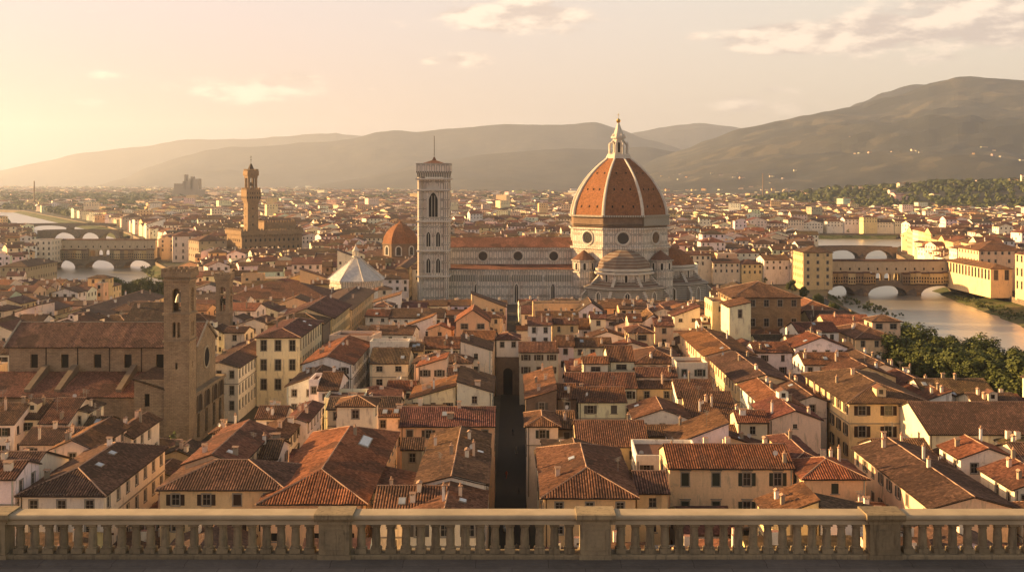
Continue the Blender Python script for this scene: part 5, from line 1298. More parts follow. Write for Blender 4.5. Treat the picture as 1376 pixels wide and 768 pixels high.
q = MB(); q.panel((-3.6, -.25), 1, 0, 7.2, 0, 11.2, [(2.2, 5.0, .02, 8.2, True)], .25); q.panel((3.6, -.25), 0, 1, 9, 0, 11.2); q.panel((-3.6, 9), 0, -1, 9.25, 0, 11.2); q.box(-3.6, 3.6, -.25, .0, 11.201, 11.5); q.add([(-1.5, -.003, 0), (1.5, -.003, 0), (1.5, -.003, 8.3), (-1.5, -.003, 8.3)], 1)
q.build("arched_base", ["brick", "dark"], HOUSES[-1]['root'])
H_(980, 1009, 412, 25, roof='shl', p=.22, L=14, wall='cream', rc='red', chim=0, win='stone', gap=5, wh=3, floors=1, extras='', shut=False, sides='f', feature="tall block with one high front window")
H_(957, 980, 408, 24, roof='flat', L=14, wall='yellow', chim=0, extras='', floors=1)
H_(984, 1076, 399, 24, 376, 'hip', wall='stone', rc='brown', win='stone', floors=3, fh=6.6, ww=1.7, wh=2.8, gap=4.6, chim=1, name='palace', stone='palazzo_stone', shut=False, feature="huge dark stone block with rows of tall windows", extras='')
for i, (d0, d1, wc_, rc_, ze_) in enumerate(((343, 368, 'yellow', 'brown', 16), (368.5, 388, 'yellow', 'orange', 15.5), (388.5, 408, 'cream', 'brown', 14.6), (408.5, 436, 'white', 'orange', 16.8))):
    house(114, d0, 15.5 if i else 13, d1 - d0, ze_, 'hip' if i in (0, 3) else 'gx', wall=wc_, rc=rc_, floors=3, fh=4.2, wh=2.2, gap=3.2, chim=2, extras='', o=.7)
H_(1172, 1210, 431, 20, 427, 'hip', wall='yellow', rc='brown', chim=0, floors=1, ww=2, gap=4, L=8)
H_(1141, 1247, 539, 19, roof='hip', L=34, wall='yellow', rc='brown', win='stone', floors=4, fh=4.2, ww=1.5, wh=2.3, gap=3.9, chim=2, extras='D', name='palace', shut=True, o=.9, p=.30, feature="large corner block with hipped roof and a dormer")
H_(1250, 1345, 540, 14.5, roof='gx', L=20, wall='cream', rc='brown', chim=3)
house(99, 213, 36, 22, 16, 'gx', wall='cream', rc='dark', chim=0, extras='', p=.36, floors=1, gap=9, win='plain', o=.4, name='barn_house', feature="long plain roof and sunlit gable end", sides='l')
house(66.5, 158, 12, 36, 18, 'gy', wall='yellow', rc='brown', floors=4, fh=4.2, wh=2.0, gap=3.5, chim=3, extras='d', p=.27)
house(81, 166, 10, 12, 18.5, 'gy', wall='cream', rc='orange', chim=4, extras='a')
house(78.5, 181, 9, 9, 19.4, 'gy', wall='white', rc='orange', chim=2, extras='', floors=1)
house(88.5, 180, 9, 12, 18.6, 'gx', wall='cream', rc='brown', chim=3)
house(95, 165, 12, 13, 17.6, 'gy', wall='cream', rc='red', chim=3, extras='d')
house(102, 186, 14, 12, 15.5, 'gx', wall='white', rc='brown', chim=3, extras='a')
house(81.5, 150, 16, 12, 17.6, 'hip', wall='cream', rc='orange', chim=2, extras='')
H_(1034, 1103, 563, 17.5, roof='gy', ax=551, L=15, wall='pink', rc='red', chim=2, extras='d', win='plain', gap=5, ww=.9, wh=.9)
H_(992, 1031, 566, 17.2, 553, 'gx', wall='pink', rc='red', chim=2, extras='a', win='plain', gap=9, L=8)
H_(1032, 1072, 640, 20.5, roof='flat', L=6, wall='yellow', chim=1, extras='', floors=1) if False else None
house(39.5, 153, 6.5, 9, 18.2, 'shl', wall='yellow', rc='orange', chim=2, extras='')
house(50, 149, 14, 11, 16.6, 'shr', wall='white', rc='brown', chim=1, extras='', p=.22)
H_(1072, 1100, 597, 16.8, roof='gx', L=9, wall='cream', rc='orange', chim=4) if False else None
house(66.5, 243, 6.4, 24, 16.4, 'gy', wall='cream', rc='brown', chim=3)
house(57, 229, 8, 26, 17.8, 'gy', wall='white', rc='orange', chim=3, extras='D')
house(47.5, 238, 8, 20, 16.5, 'gx', wall='cream', rc='brown', chim=3, extras='ad') if False else None
house(86, 266, 14, 13, 17.6, 'gy', wall='ochre', rc='brown', chim=1, extras='', floors=1)
house(84, 291, 13, 12, 16.5, 'gx', wall='white', rc='red', chim=4)
house(98, 250, 9, 30, 15.5, 'gy', wall='white', rc='brown', chim=3)
house(97, 286, 10, 26, 15.6, 'gy', wall='cream', rc='brown', chim=4)
# riverside palaces
xr_ = Wx(1112, 668); house(xr_ - 9.5, 655, 17.5, 24, 22.5, 'hip', wall='ochre', rc='brown', floors=5, fh=4.2, gap=4.2, ww=1.3, wh=1.9, chim=0, extras='', name='tower_house', shut=False, feature="tall ochre block at the bridge head")
house(Wx(57, 865), 862, 17, 22, 18, 'flat', wall='cream', chim=0, floors=4, fh=4.2, gap=4, extras='', name='tower_house', feature="tall pale block at the hazy bridge head")
house(272, 610, 12, 62, 16.4, 'hip', wall='yellow', rc='orange', floors=1, fh=5, ww=2.2, wh=6.5, gap=4.0, chim=0, extras='', name='palace', shut=False, feature="long low wing of tall bays at the bridge head")
house(291, 556, 30, 46, 25.5, 'hip', wall='yellow', rc='orange', floors=3, fh=7, ww=1.9, wh=4.2, gap=4.2, chim=2, extras='', name='palace', shut=False, p=.24, feature="tall golden riverside block with rows of high windows")
house(Wx(1322, 690), 690, 9, 12, 25, 'flat', wall='brown', chim=0, floors=1, extras='', name='tower_house', feature="slim brown tower")
house(Wx(1338, 650) + 4, 650, 28, 30, 24, 'hip', wall='yellow', rc='orange', floors=4, fh=4.6, chim=3, gap=3.5)
for i in range(9):
    t0 = i / 9; d_ = 752 + 232 * t0; x_ = 310 + 9 + 40 * t0 + (5 if i < 2 else 0)
    house(x_ + 4, d_, 17, 24.5, U(18.5, 23.5), random.choice(('gy', 'gx', 'hip')), wall=random.choice(('yellow', 'yellow', 'cream', 'ochre')), rc=random.choice(('orange', 'red', 'brown')), floors=4, fh=4.0, gap=4.0, wh=2.0, chim=2, extras='', rot=-radians(9), shut=False)
# palaces by the far river, turned towards the light
house(Wx(222, 900), 905, 14, 60, 17, 'gy', wall='yellow', rc='brown', floors=3, gap=4.5, chim=0, rot=radians(12), extras='', shut=False)
house(Wx(246, 880), 880, 16, 26, 21, 'hip', wall='cream', rc='brown', floors=4, fh=5, wh=2.6, gap=4, chim=0, rot=radians(18), extras='', shut=False)
house(Wx(286, 850), 850, 22, 26, 19, 'hip', wall='stone', rc='brown', floors=3, fh=5, gap=4.6, chim=1, rot=radians(33), extras='', shut=False, name='palace', sides='fl', feature="square stone palace with one golden sunlit side")
house(Wx(301, 820), 815, 13, 13, 13.5, 'hip', wall='yellow', rc='brown', floors=3, gap=3, chim=1, rot=radians(33), extras='', sides='fl')
N_HERO = len(HOUSES)

# ------------------------------------------------------------------ occupancy of the plan, one metre cells
import numpy as np
OX, OY, OW, OH = -900, 60, 1800, 1440
occ = np.zeros((OH, OW), bool)
def rect_cells(cx, y0, w_, l_, rot=0, pad=0.0):
    c, s_ = cos(rot), sin(rot); P_ = [(cx + c * u - s_ * v, y0 + s_ * u + c * v) for u, v in ((-w_ / 2 - pad, -pad), (w_ / 2 + pad, -pad), (w_ / 2 + pad, l_ + pad), (-w_ / 2 - pad, l_ + pad))]
    xs = [p[0] for p in P_]; ys = [p[1] for p in P_]
    X, Y = np.meshgrid(np.arange(max(int(min(xs)) - OX, 0), min(int(max(xs)) + 2 - OX, OW)), np.arange(max(int(min(ys)) - OY, 0), min(int(max(ys)) + 2 - OY, OH)))
    if X.size == 0: return None
    dx, dy = X + OX + .5 - cx, Y + OY + .5 - y0; u = c * dx + s_ * dy; v = -s_ * dx + c * dy
    k = (abs(u) <= w_ / 2 + pad) & (v >= -pad) & (v <= l_ + pad); return Y[k], X[k]
def reserve(cx, y0, w_, l_, rot=0, pad=0.0):
    k = rect_cells(cx, y0, w_, l_, rot, pad)
    if k: occ[k] = True
for h in HOUSES: reserve(h['x'], h['y'], h['w'], h['l'], h['rot'])
reserve(0, 90, 6.8, 250); reserve(-57.5, 200, 4.5, 300); reserve(0, 330, 4, 200); reserve(25, 552, 150, 100); reserve(DX, 535, 110, 125); reserve(TX, TY - 22, 26, 40); reserve(bx, by - 17, 34, 34); reserve(mx, my - 14, 46, 44)
reserve(-100, 255, 66, 50); reserve(Wx(360, 960), 940, 90, 80); reserve(-70, 262, 14, 34); reserve(Wx(290, 380) + 2.5, 379, 7, 7); reserve(0, 0, 60, 85)
reserve(50.6, 205, 3.4, 130); reserve(68.3, 225, 3.0, 60)
yy_, xx_ = np.mgrid[0:OH, 0:OW]; Xc, Yc = xx_ + OX + .5, yy_ + OY + .5
for rv in (river_a, river_b):
    c = np.zeros_like(occ)
    for i in range(len(rv)):
        (x1, y1), (x2, y2) = rv[i], rv[(i + 1) % len(rv)]
        if y1 == y2: continue
        k = (Yc > min(y1, y2)) & (Yc <= max(y1, y2)) & (Xc < x1 + (Yc - y1) * (x2 - x1) / (y2 - y1)); c ^= k
    for sh in (0, 7, -7): occ |= np.roll(c, sh, 1) | np.roll(c, sh, 0)
# tree rows keep their own ground
TREES = []
for i in range(12):
    t_ = i / 11; TREES.append((119 + 30 * t_ + U(-2, 2), 346 - 58 * t_ + U(-2, 2), U(15, 18), 6.4, 'b'))
for i in range(12): t_ = i / 11; TREES.append((131 + 32 * t_ + U(-2, 2), 384 - 66 * t_ + U(-2, 2), U(14, 18), 6.0, 'c'))
for i in range(5): TREES.append((146 + 3 * i + U(-1, 1), 470 + 38 * i, U(8, 10), 5.0, 'd'))
for i in range(7):
    TREES.append((Wx(150 + 11.5 * i, 566) + U(-1, 1), 566 + U(-3, 3), U(13, 17), 5.8, 'a'))
for x_, y_, h_, r_, g_ in TREES: reserve(x_, y_ - r_ * .7, r_ * 1.3, r_ * 1.4)
reserve(150, 280, 70, 400)
def clear(px0, px1, d0, d1):
    k = (Yc >= d0) & (Yc <= d1) & (CX + F * Xc / Yc > px0) & (CX + F * Xc / Yc < px1); occ[k] = True
clear(60, 225, 600, 860); clear(150, 228, 520, 740); clear(300, 412, 900, 1010); clear(1100, 1300, 430, 668)
KEEP = [(555, 952, 403, 560), (430, 522, 393, 505), (60, 152, 377, 860), (145, 232, 386, 740), (140, 228, 411, 556), (1095, 1300, 402, 668), (1170, 1400, 482, 668), (1200, 1400, 528, 330), (1290, 1400, 428, 600), (298, 412, 334, 945),
        (1095, 1207, 350, 970), (510, 563, 346, 720), (0, 187, 545, 260), (185, 264, 592, 257), (262, 325, 570, 262), (300, 372, 548, 296), (286, 312, 425, 378), (344, 400, 552, 315), (400, 500, 520, 315), (1095, 1142, 620, 228), (655, 720, 640, 330), (555, 612, 398, 575), (60, 160, 328, 1300), (-10, 70, 300, 1900), (200, 260, 350, 900)]
def allowed(x, y, l_, w_):
    px = CX + F * x / y; hw = F * w_ / y / 2; m_ = 99.0
    for a_, c_, lim, dm in KEEP:
        if a_ < px + hw and px - hw < c_ and y < dm: m_ = min(m_, CH - (lim - HY) * (y + .4 * l_) / F)
    return m_

# ------------------------------------------------------------------ ordinary houses filling the quarters
rnd = random.Random(5)
FILL = []
y_ = 92.0
while y_ < 1480:
    sc_ = 1.0 if y_ < 480 else 1.0 + (y_ - 480) / 1400
    x_ = -.54 * y_ - 30 + rnd.uniform(0, 8)
    while x_ < .54 * y_ + 30:
        w_ = rnd.uniform(7.5, 15) * sc_; l_ = rnd.uniform(8.5, 13.5) * sc_
        yj = y_ + rnd.uniform(-2.5, 2.5) + 5 * sin(x_ / 37)
        if abs(x_) < 880 and yj + l_ < 1490:
            for tries in range(3):
                rot = (noise.noise(Vector((x_ / 150, yj / 150, 2))) * .35 if y_ > 330 else 0) + rnd.uniform(-.04, .04)
                if x_ < -150 and y_ > 560: rot += .45
                k = rect_cells(x_ + w_ / 2, yj, w_, l_, rot)
                if k is None or len(k[0]) == 0: break
                fr = occ[k].mean()
                if fr < .04:
                    ze = rnd.uniform(10.8, 18.2) if y_ > 230 else rnd.uniform(10.5, 16.5)
                    if y_ < 135: ze = rnd.uniform(15, 20)
                    if rnd.random() < .04 and y_ > 500: ze += rnd.uniform(3, 8)
                    top_ = allowed(x_ + w_ / 2, yj, l_, w_) - .16 * min(w_, l_) - .3
                    if ze > top_: ze = top_
                    if ze < 7.5: break
                    FILL.append([x_ + w_ / 2, yj, w_, l_, ze, rot]); occ[k] = True; break
                w_ *= .72; l_ *= .8
        x_ += w_ + (rnd.uniform(.2, .9) if rnd.random() < .8 else rnd.uniform(2.5, 5))
    y_ += rnd.uniform(11.5, 14) * sc_ if rnd.random() < .72 else 16.5 * sc_
for f in FILL:
    d = f[1]; near_river = d > 450
    f.append(rnd.choices(('gx', 'gy', 'hip', 'shf', 'shl', 'shr', 'flat'), (36, 26, 16, 5, 5, 5, 7))[0])
    f.append(rnd.choices(('white', 'cream', 'ochre', 'yellow', 'pink', 'grey', 'stone'), (46, 28, 9, 9, 4, 3, 2))[0])
    f.append(rnd.choices(('red', 'brown', 'orange', 'dark'), (32, 36, 14, 18))[0])
# visible area of each in the photograph's view, near to far
def span(x, y, w_, ze, l_):
    top = ze + .16 * min(w_, l_) + .5; c = CX + F * x / y; hw = F * w_ / y / 2
    return int(c - hw), int(c + hw), HY + (CH - top) * F / (y + l_ * .4)
allh = sorted([(h['y'], h['x'], h['w'], h['ze'], h['l'], None, h) for h in HOUSES] + [(f[1], f[0], f[2], f[4], f[3], f, None) for f in FILL], key=lambda q: q[0])
hor = np.full(1376, 690.0); SCORE = []
for (y0, x0, w_, ze, l_, f, h) in allh:
    a_, c_, tp = span(x0, y0, w_, ze, l_); a_, c_ = max(a_, 0), min(c_, 1375)
    v = 0.0
    if c_ > a_: seg = hor[a_:c_]; v = float(np.clip(seg - tp, 0, 60).sum()); hor[a_:c_] = np.minimum(seg, tp)
    if y0 < 150 and f: v = 200.0 if (f[4] > 0 and abs(x0) < .5 * y0 + 5) else 0
    if f: SCORE.append((v, f))
SCORE.sort(key=lambda q: -q[0])
n_ind = 292 - sum(1 for h in HOUSES if h['root'].name.startswith('town_house'))
IND = [f for v, f in SCORE[:n_ind] if v > 0]; REST = [f for v, f in SCORE[n_ind:]] + [f for v, f in SCORE[:n_ind] if v <= 0]
for (x, y, w_, l_, ze, rot, rf, wc, rc) in IND:
    fl = 2 if y < 420 else 2
    house(x, y, w_, l_, ze, rf, rnd.uniform(.30, .40), rot, wc, rc, floors=fl, fh=3.4, win=rnd.choice(('stone', 'plain', 'plain')), gap=rnd.uniform(2.5, 3.8), ww=rnd.uniform(1.0, 1.4), wh=rnd.choice((1.4, 1.7, 2.1)))
print("houses", len(HOUSES), "heroes", N_HERO, "fill", len(FILL), "rest", len(REST))

# ------------------------------------------------------------------ the rest of the city as one mass
wm_, rm_ = MB(), MB()
def mass_house(x, y, w_, l_, ze, rot, rf, wc, rc, p=.34, wins=True, full=False):
    c, s_ = cos(rot), sin(rot); T = lambda q: (x + c * q[0] - s_ * q[1], y + s_ * q[0] + c * q[1], q[2])
    col = tuple(v * rnd.uniform(.8, 1.05) for v in WALLS[wc]); rcol = tuple(v * rnd.uniform(.75, 1.2) for v in ROOFS[rc]); a = w_ / 2
    if rf == 'flat' or rf[:2] == 'sh': rf_ = 'gx' if rf != 'flat' else 'flat'
    else: rf_ = rf
    slopes, gables, ridges, H, top = roof_shape(rf_, w_, l_, ze, p, .5)
    cs = [(-a, 0), (a, 0), (a, l_), (-a, l_)]
    for i in range(4):
        P0, P1 = cs[i], cs[(i + 1) % 4]
        wm_.add([T((*P0, 0)), T((*P1, 0)), T((*P1, ze)), T((*P0, ze))], 0, None, col)
        if wins and (i == 0 or (i == 1 and x < 0) or (i == 3 and x > 0)):
            L = math.dist(P0, P1); u = ((P1[0] - P0[0]) / L, (P1[1] - P0[1]) / L); n = max(1, int(L / 3.6)); nr = (u[1], -u[0])
            for fl in range(2 if y < 900 else 2):
                for k in range(n):
                    if rnd.random() < .12: continue
                    cc = L * (k + .5) / n; zz_ = ze - 2.6 - fl * 3.6; e = .04
                    Q = lambda uu, z: T((P0[0] + u[0] * uu + nr[0] * e, P0[1] + u[1] * uu + nr[1] * e, z))
                    wm_.add([Q(cc - .6, zz_), Q(cc + .6, zz_), Q(cc + .6, zz_ + 1.7), Q(cc - .6, zz_ + 1.7)], 1, None, None)
    for g in gables: wm_.add([T(q) for q in g], 0, None, col)
    if rf_ == 'flat': wm_.add([T((*q, ze)) for q in cs], 0, None, tuple(v * .8 for v in (.35, .28, .22)))
    for s in slopes:
        P_ = [Vector(q) for q in s]; u = (P_[1] - P_[0]).normalized(); v = (P_[2] - P_[1]); v = (v - u * v.dot(u)).normalized(); o_ = rnd.randint(0, 200) * .3
        rm_.add([T(q) for q in s], 0, [((q - P_[0]).dot(u) + o_, (q - P_[0]).dot(v)) for q in P_], rcol)
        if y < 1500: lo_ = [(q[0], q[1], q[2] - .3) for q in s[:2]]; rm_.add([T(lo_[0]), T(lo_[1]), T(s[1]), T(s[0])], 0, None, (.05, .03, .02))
    for _ in range(rnd.choice((0, 1, 1, 2, 3)) if y < 1300 else 0):
        px_, py_ = rnd.uniform(-a + .6, a - .6), rnd.uniform(.6, l_ - .6); zc = H(px_, py_); e = .45
        q = [(px_ - e, py_ - e), (px_ + e, py_ - e), (px_ + e, py_ + e), (px_ - e, py_ + e)]
        for i in range(4): m0, m1 = q[i], q[(i + 1) % 4]; wm_.add([T((*m0, zc - .6)), T((*m1, zc - .6)), T((*m1, zc + 1.4)), T((*m0, zc + 1.4))], 0, None, WALLS['cream'])
        wm_.add([T((*m, zc + 1.4)) for m in q], 0, None, (.3, .15, .1))
for f in REST: mass_house(*f)
def on_river(x, y):
    for dx in (-22, 0, 22):
        if inside((x + dx, y), river_a) or inside((x + dx, y), river_b): return True
    return False
def woods(x, y):        # parkland to the west of the river, groves, the hill
    if low_hill(x, y) > 3: return .72
    if x < -560 and 1900 < y < 4600 and x < -.27 * y: return .85 if x < -.33 * y else .5
    n = noise.noise(Vector((x / 170, y / 170, 5))); return .75 if n > .30 else 0.09
y = 1480.0; TR = []
while y < 10500:
    s_ = 17 + (y - 1480) * .010; x = -.53 * y - 60 + rnd.uniform(0, s_)
    while x < .53 * y + 60:
        xx, yj = x + rnd.uniform(-.2, .2) * s_, y + rnd.uniform(-.25, .25) * s_
        if not on_river(xx, yj):
            wd = woods(xx, yj)
            if rnd.random() < wd: TR.append((xx, yj))
            elif not (xx > 900 and yj > 3500 and rnd.random() < min(1, (yj - 3500) / 1500)) and not (yj > 5200 and rnd.random() < (yj - 5200) / 6000):
                big_ = rnd.random() < .016; dk = rnd.random()
                w_ = rnd.uniform(.7, 1.08) * s_; l_ = rnd.uniform(.5, .8) * s_; ze = rnd.uniform(9, 17)
                if big_: ze = rnd.uniform(18, 30); w_ = min(w_, 34); l_ = min(l_, 20)
                rf = 'flat' if big_ or dk < .16 else rnd.choice(('gx', 'gy', 'hip', 'gx'))
                mass_house(xx, yj, min(w_, 42), min(l_, 34), ze, rnd.uniform(-.5, .8), rf, rnd.choices(('white', 'cream', 'ochre', 'yellow', 'pink', 'grey'), (34, 28, 10, 14, 6, 8))[0], rnd.choice(('red', 'brown', 'orange', 'dark')), .25, wins=yj < 2600)
        x += s_ * rnd.uniform(.9, 1.15)
    y += s_ * rnd.uniform(.8, 1.05)
# villas scattered over the mountain and the wooded hill
for _ in range(300):
    y = rnd.uniform(3700, 5900); x = rnd.uniform(.13, .47) * y
    if noise.noise(Vector((x / 400, y / 400, 1))) < -.05: continue
    z = mountain_z(x, y); n0 = len(wm_.v); r0 = len(rm_.v)
    if z > 330 or z < 2: continue
    mass_house(x, y, rnd.uniform(9, 20), rnd.uniform(8, 13), rnd.uniform(5, 8), rnd.uniform(-.6, .6), 'gx', rnd.choice(('ochre', 'cream', 'grey')), 'red', .25, wins=False)
    for L_, k in ((wm_.v, n0), (rm_.v, r0)):
        for i in range(k, len(L_)): L_[i] = (L_[i][0], L_[i][1], L_[i][2] + z - (4 if L_[i][2] < .1 else 0))
for _ in range(60):
    y = rnd.uniform(2300, 3150); x = rnd.uniform(600, 1700); z = low_hill(x, y); n0 = len(wm_.v); r0 = len(rm_.v)
    mass_house(x, y, rnd.uniform(14, 30), rnd.uniform(10, 16), rnd.uniform(9, 15), rnd.uniform(-.6, .6), 'gx', rnd.choice(('white', 'cream', 'pink', 'ochre')), 'orange', .25, wins=False)
    for L_, k in ((wm_.v, n0), (rm_.v, r0)):
        for i in range(k, len(L_)): L_[i] = (L_[i][0], L_[i][1], L_[i][2] + z - 1)
tag(wm_.build("distant_houses", ["plaster_mass", "facade_marks"], attr=True), kind='stuff')
dr = rm_.build("distant_house_roofs", ["roof_tile_mass"], attr=True); tag(dr, kind='stuff')
print("mass faces", len(wm_.f), len(rm_.f), "trees", len(TR))

# ------------------------------------------------------------------ trees
def leaf_cloud(mb, cx, cy, cz, rx, rz, n, size, rs, clumps=26, hollow=.55):
    cs = []
    for _ in range(clumps):
        v = Vector((rs.gauss(0, 1), rs.gauss(0, 1), rs.gauss(0, 1))).normalized() * rs.uniform(hollow, 1.0)
        if v.z < -.6: v.z *= .5
        cs.append((Vector((cx + v.x * rx * .78, cy + v.y * rx * .78, cz + v.z * rz * .8)), rs.uniform(.24, .42) * rx))
    for i in range(n):
        c, r = cs[rs.randrange(clumps)]; v = Vector((rs.gauss(0, 1), rs.gauss(0, 1), rs.gauss(0, 1))).normalized()
        p = c + v * r * rs.uniform(.6, 1.05); nn = (v + Vector((rs.uniform(-.6, .6), rs.uniform(-.6, .6), rs.uniform(-.3, .9)))).normalized(); a = nn.orthogonal().normalized(); b_ = nn.cross(a)
        s = size * rs.uniform(.6, 1.3); th = rs.uniform(0, 6.28); a, b_ = a * cos(th) + b_ * sin(th), b_ * cos(th) - a * sin(th)
        mb.add([tuple(p - a * s), tuple(p - b_ * s * .7), tuple(p + a * s), tuple(p + b_ * s * .7)])
CR = []; TK = []
for v in range(4):
    rs = random.Random(30 + v); q = MB(); leaf_cloud(q, 0, 0, 8.0, 4.9 if v < 3 else 3.6, 5.4, 6000, .30, rs, 34, .5); CR.append(Proto("crown", q, "leaf"))
    q = MB(); q.lathe(0, 0, [(.42, -.2), (.32, 1.2), (.26, 4.5), (.12, 8.5)], 8)
    for k in range(6): an = k * 1.05 + v; q.beam((0, 0, 3.2 + k * .5), (cos(an) * 2.6, sin(an) * 2.6, 6.2 + k * .5), .09, n=5)
    TK.append(Proto("trunk", q, "bark"))
desc = ['broad', 'rounded', 'dense', 'pointed']
ORD = "first second third fourth fifth sixth seventh eighth ninth tenth eleventh twelfth thirteenth fourteenth fifteenth sixteenth seventeenth eighteenth nineteenth twentieth".split()
ORD += ["twenty-" + o for o in ORD[:9]] + ["thirtieth"] + ["thirty-" + o for o in ORD[:9]] + ["fortieth"]
cnt = {'a': 0, 'b': 0, 'c': 0, 'd': 0}
tr_l = []
for i, (x_, y_, h_, r_, g_) in enumerate(TREES):
    v = i % 4; root = empty("tree", (x_, y_, 0), U(0, 6)); s = h_ / 13.4
    CR[v].put(root, (0, 0, 0), scale=(s * r_ / 4.9, s * r_ / 4.9, s)); TK[v].put(root, (0, 0, 0), scale=(s, s, s))
    cnt[g_] += 1; row = "" 
    if g_ == 'a': lab = f"{desc[v]} tree by the river beyond the brown church, {ORD[cnt[g_]-1]} along towards its belfry"; grp = "riverside trees beyond the brown church"
    elif g_ == 'd': lab = f"dark {desc[v]} bankside tree, {ORD[cnt[g_]-1]} from the yellow houses towards the shop bridge"; grp = "trees on the bank near the covered bridge"
    else: lab = f"{desc[v]} green tree, {ORD[cnt[g_]-1]} from yellow palace in the {'row facing town' if g_ == 'b' else 'row facing water'}"; grp = "trees along the river embankment"
    tag(root, lab, "tree", grp)
for i, (x_, y_, h_, r_) in enumerate(((Wx(302, 112), 112, 26.5, 2.6), (Wx(330, 108), 108, 27.5, 2.8), (Wx(362, 113), 113, 26.0, 2.5))):
    root = empty("tree", (x_, y_, h_ - 14)); CR[i].put(root, (0, 0, 0), scale=(.62, .62, 1.0)); TK[i].put(root, (0, 0, -12 + (0)), scale=(.8, .8, 2.0))
    tag(root, f"leafy garden tree just below the balustrade, {ORD[i]} from the brown church side", "tree", "garden trees below the balustrade")
q = MB(); rs = random.Random(3)
for (x_, y_) in TR:
    z_ = low_hill(x_, y_); h_ = rs.uniform(9, 15) * (1.3 if y_ > 3000 else 1); n = 30 if y_ < 2600 else 14 if y_ < 4200 else 8; r_ = h_ * rs.uniform(.5, .8) * (1.5 if y_ > 3200 else 1.15)
    for k in range(n):
        v = Vector((rs.gauss(0, 1), rs.gauss(0, 1), rs.gauss(0, 1))).normalized(); p = Vector((x_, y_, z_ + h_ * .55)) + Vector((v.x * r_ * .75, v.y * r_ * .75, v.z * h_ * .42))
        nn = (v + Vector((rs.uniform(-.4, .4), rs.uniform(-.4, .4), .3))).normalized(); a = nn.orthogonal().normalized(); b_ = nn.cross(a); s = r_ * (.34 if n > 20 else .5 if n > 10 else .7)
        q.add([tuple(p - a * s), tuple(p - b_ * s), tuple(p + a * s), tuple(p + b_ * s)])
tag(q.build("distant_woods", "leaf"), kind='stuff')
# shrubs and small trees in city gardens, and scrub on the river banks
q = MB(); rs = random.Random(9)
for _ in range(420):
    y_ = rs.uniform(240, 1460); x_ = rs.uniform(-.5, .5) * y_
    i, j = int(y_ - OY), int(x_ - OX)
    if not (0 < i < OH - 1 and 0 < j < OW - 1) or occ[i, j] or on_river(x_, y_) or abs(x_) < 5 or -61 < x_ < -54: continue
    r_ = rs.uniform(1.5, 3.2); leaf_cloud(q, x_, y_, r_ * 1.5, r_, r_ * 1.5, 160, .38, rs, 8)
tag(q.build("garden_foliage", "leaf"), kind='stuff')
q = MB()
for A, Bk, n in (((250, 500, -3.6), (266, 650, -3.6), 110), ((246, 400, -3.6), (252, 500, -3.6), 50), ((196, 560, -4), (194, 650, -4), 46), ((-232, 745, -3.5), (-292, 868, -3.5), 60), ((150, 1330, -3.5), (440, 1326, -3.5), 80)):
    for _ in range(n):
        t_ = rs.random(); x_, y_, z_ = [A[i] + (Bk[i] - A[i]) * t_ for i in range(3)]; r_ = rs.uniform(.6, 1.7); leaf_cloud(q, x_ + rs.uniform(-6, 6), y_, z_ + r_ * .3, r_ * 1.3, r_ * .9, 60, .35, rs, 5)
tag(q.build("bank_undergrowth", "leaf"), kind='stuff')

# ------------------------------------------------------------------ far fortress and masts on the plain
fx = Wx(251, 3600); ft = tag(empty("hospital_block", (fx, 3600, 0)), "hazy stepped block with towers alone on the skyline beyond the town hall", "building")
for (a_, c_, h_, nm) in ((-42, -14, 56, "wing"), (-14, 8, 64, "wing"), (8, 40, 72, "wing"), (-8, -3, 86, "turret"), (12, 19, 79, "turret"), (-46, 52, 36, "base_block")):
    q = MB(); q.box(a_, c_, 0 if nm != "base_block" else -8, 30, 0, h_); q.build(nm, "plaster", ft, (.3, .25, .2))
for px_, top_, d_, lb in ((46, 243, 2600, "thin brick chimney stack rising over the hazy river woods"), (1025, 233, 3300, "thin red mast on the plain below the big mountain")):
    q = MB(); q.lathe(0, 0, [(2.2, 0), (1.3, Wz(top_, d_))], 8); o = q.build("chimney_stack", "brick"); o.location = (Wx(px_, d_), d_, 0); tag(o, lb, "chimney")

# ------------------------------------------------------------------ the dark street: a van and a few walkers
vn = tag(empty("van", (-.6, 205, .01)), "white delivery van parked in the dark street", "van")
q = MB(); prof = [(-2.5, .35), (2.4, .35), (2.5, .9), (2.2, 1.2), (1.55, 2.15), (1.3, 2.3), (-2.4, 2.3), (-2.5, 2.1)]
for k in range(len(prof)):
    (y0, z0), (y1, z1) = prof[k], prof[(k + 1) % len(prof)]; q.add([(-.95, -y0, z0), (.95, -y0, z0), (.95, -y1, z1), (-.95, -y1, z1)])
q.add([(-.95, -y, z) for y, z in prof[::-1]]); q.add([(.95, -y, z) for y, z in prof]); q.build("body", "dishwhite", vn)
q = MB(); q.add([(-.82, -2.21, 1.24), (.82, -2.21, 1.24), (.78, -1.62, 2.1), (-.78, -1.62, 2.1)]); q.add([(.96, -1.9, 1.25), (.96, -.8, 1.25), (.96, -.8, 2.0), (.96, -1.5, 2.0)]); q.build("windscreen", "glass", vn)
for sx in (-.93, .93):
    for sy in (-1.6, 1.6): q = MB(); q.beam((sx - .12, sy, .35), (sx + .12, sy, .35), .36, n=14); q.build("wheel", "dark", vn)
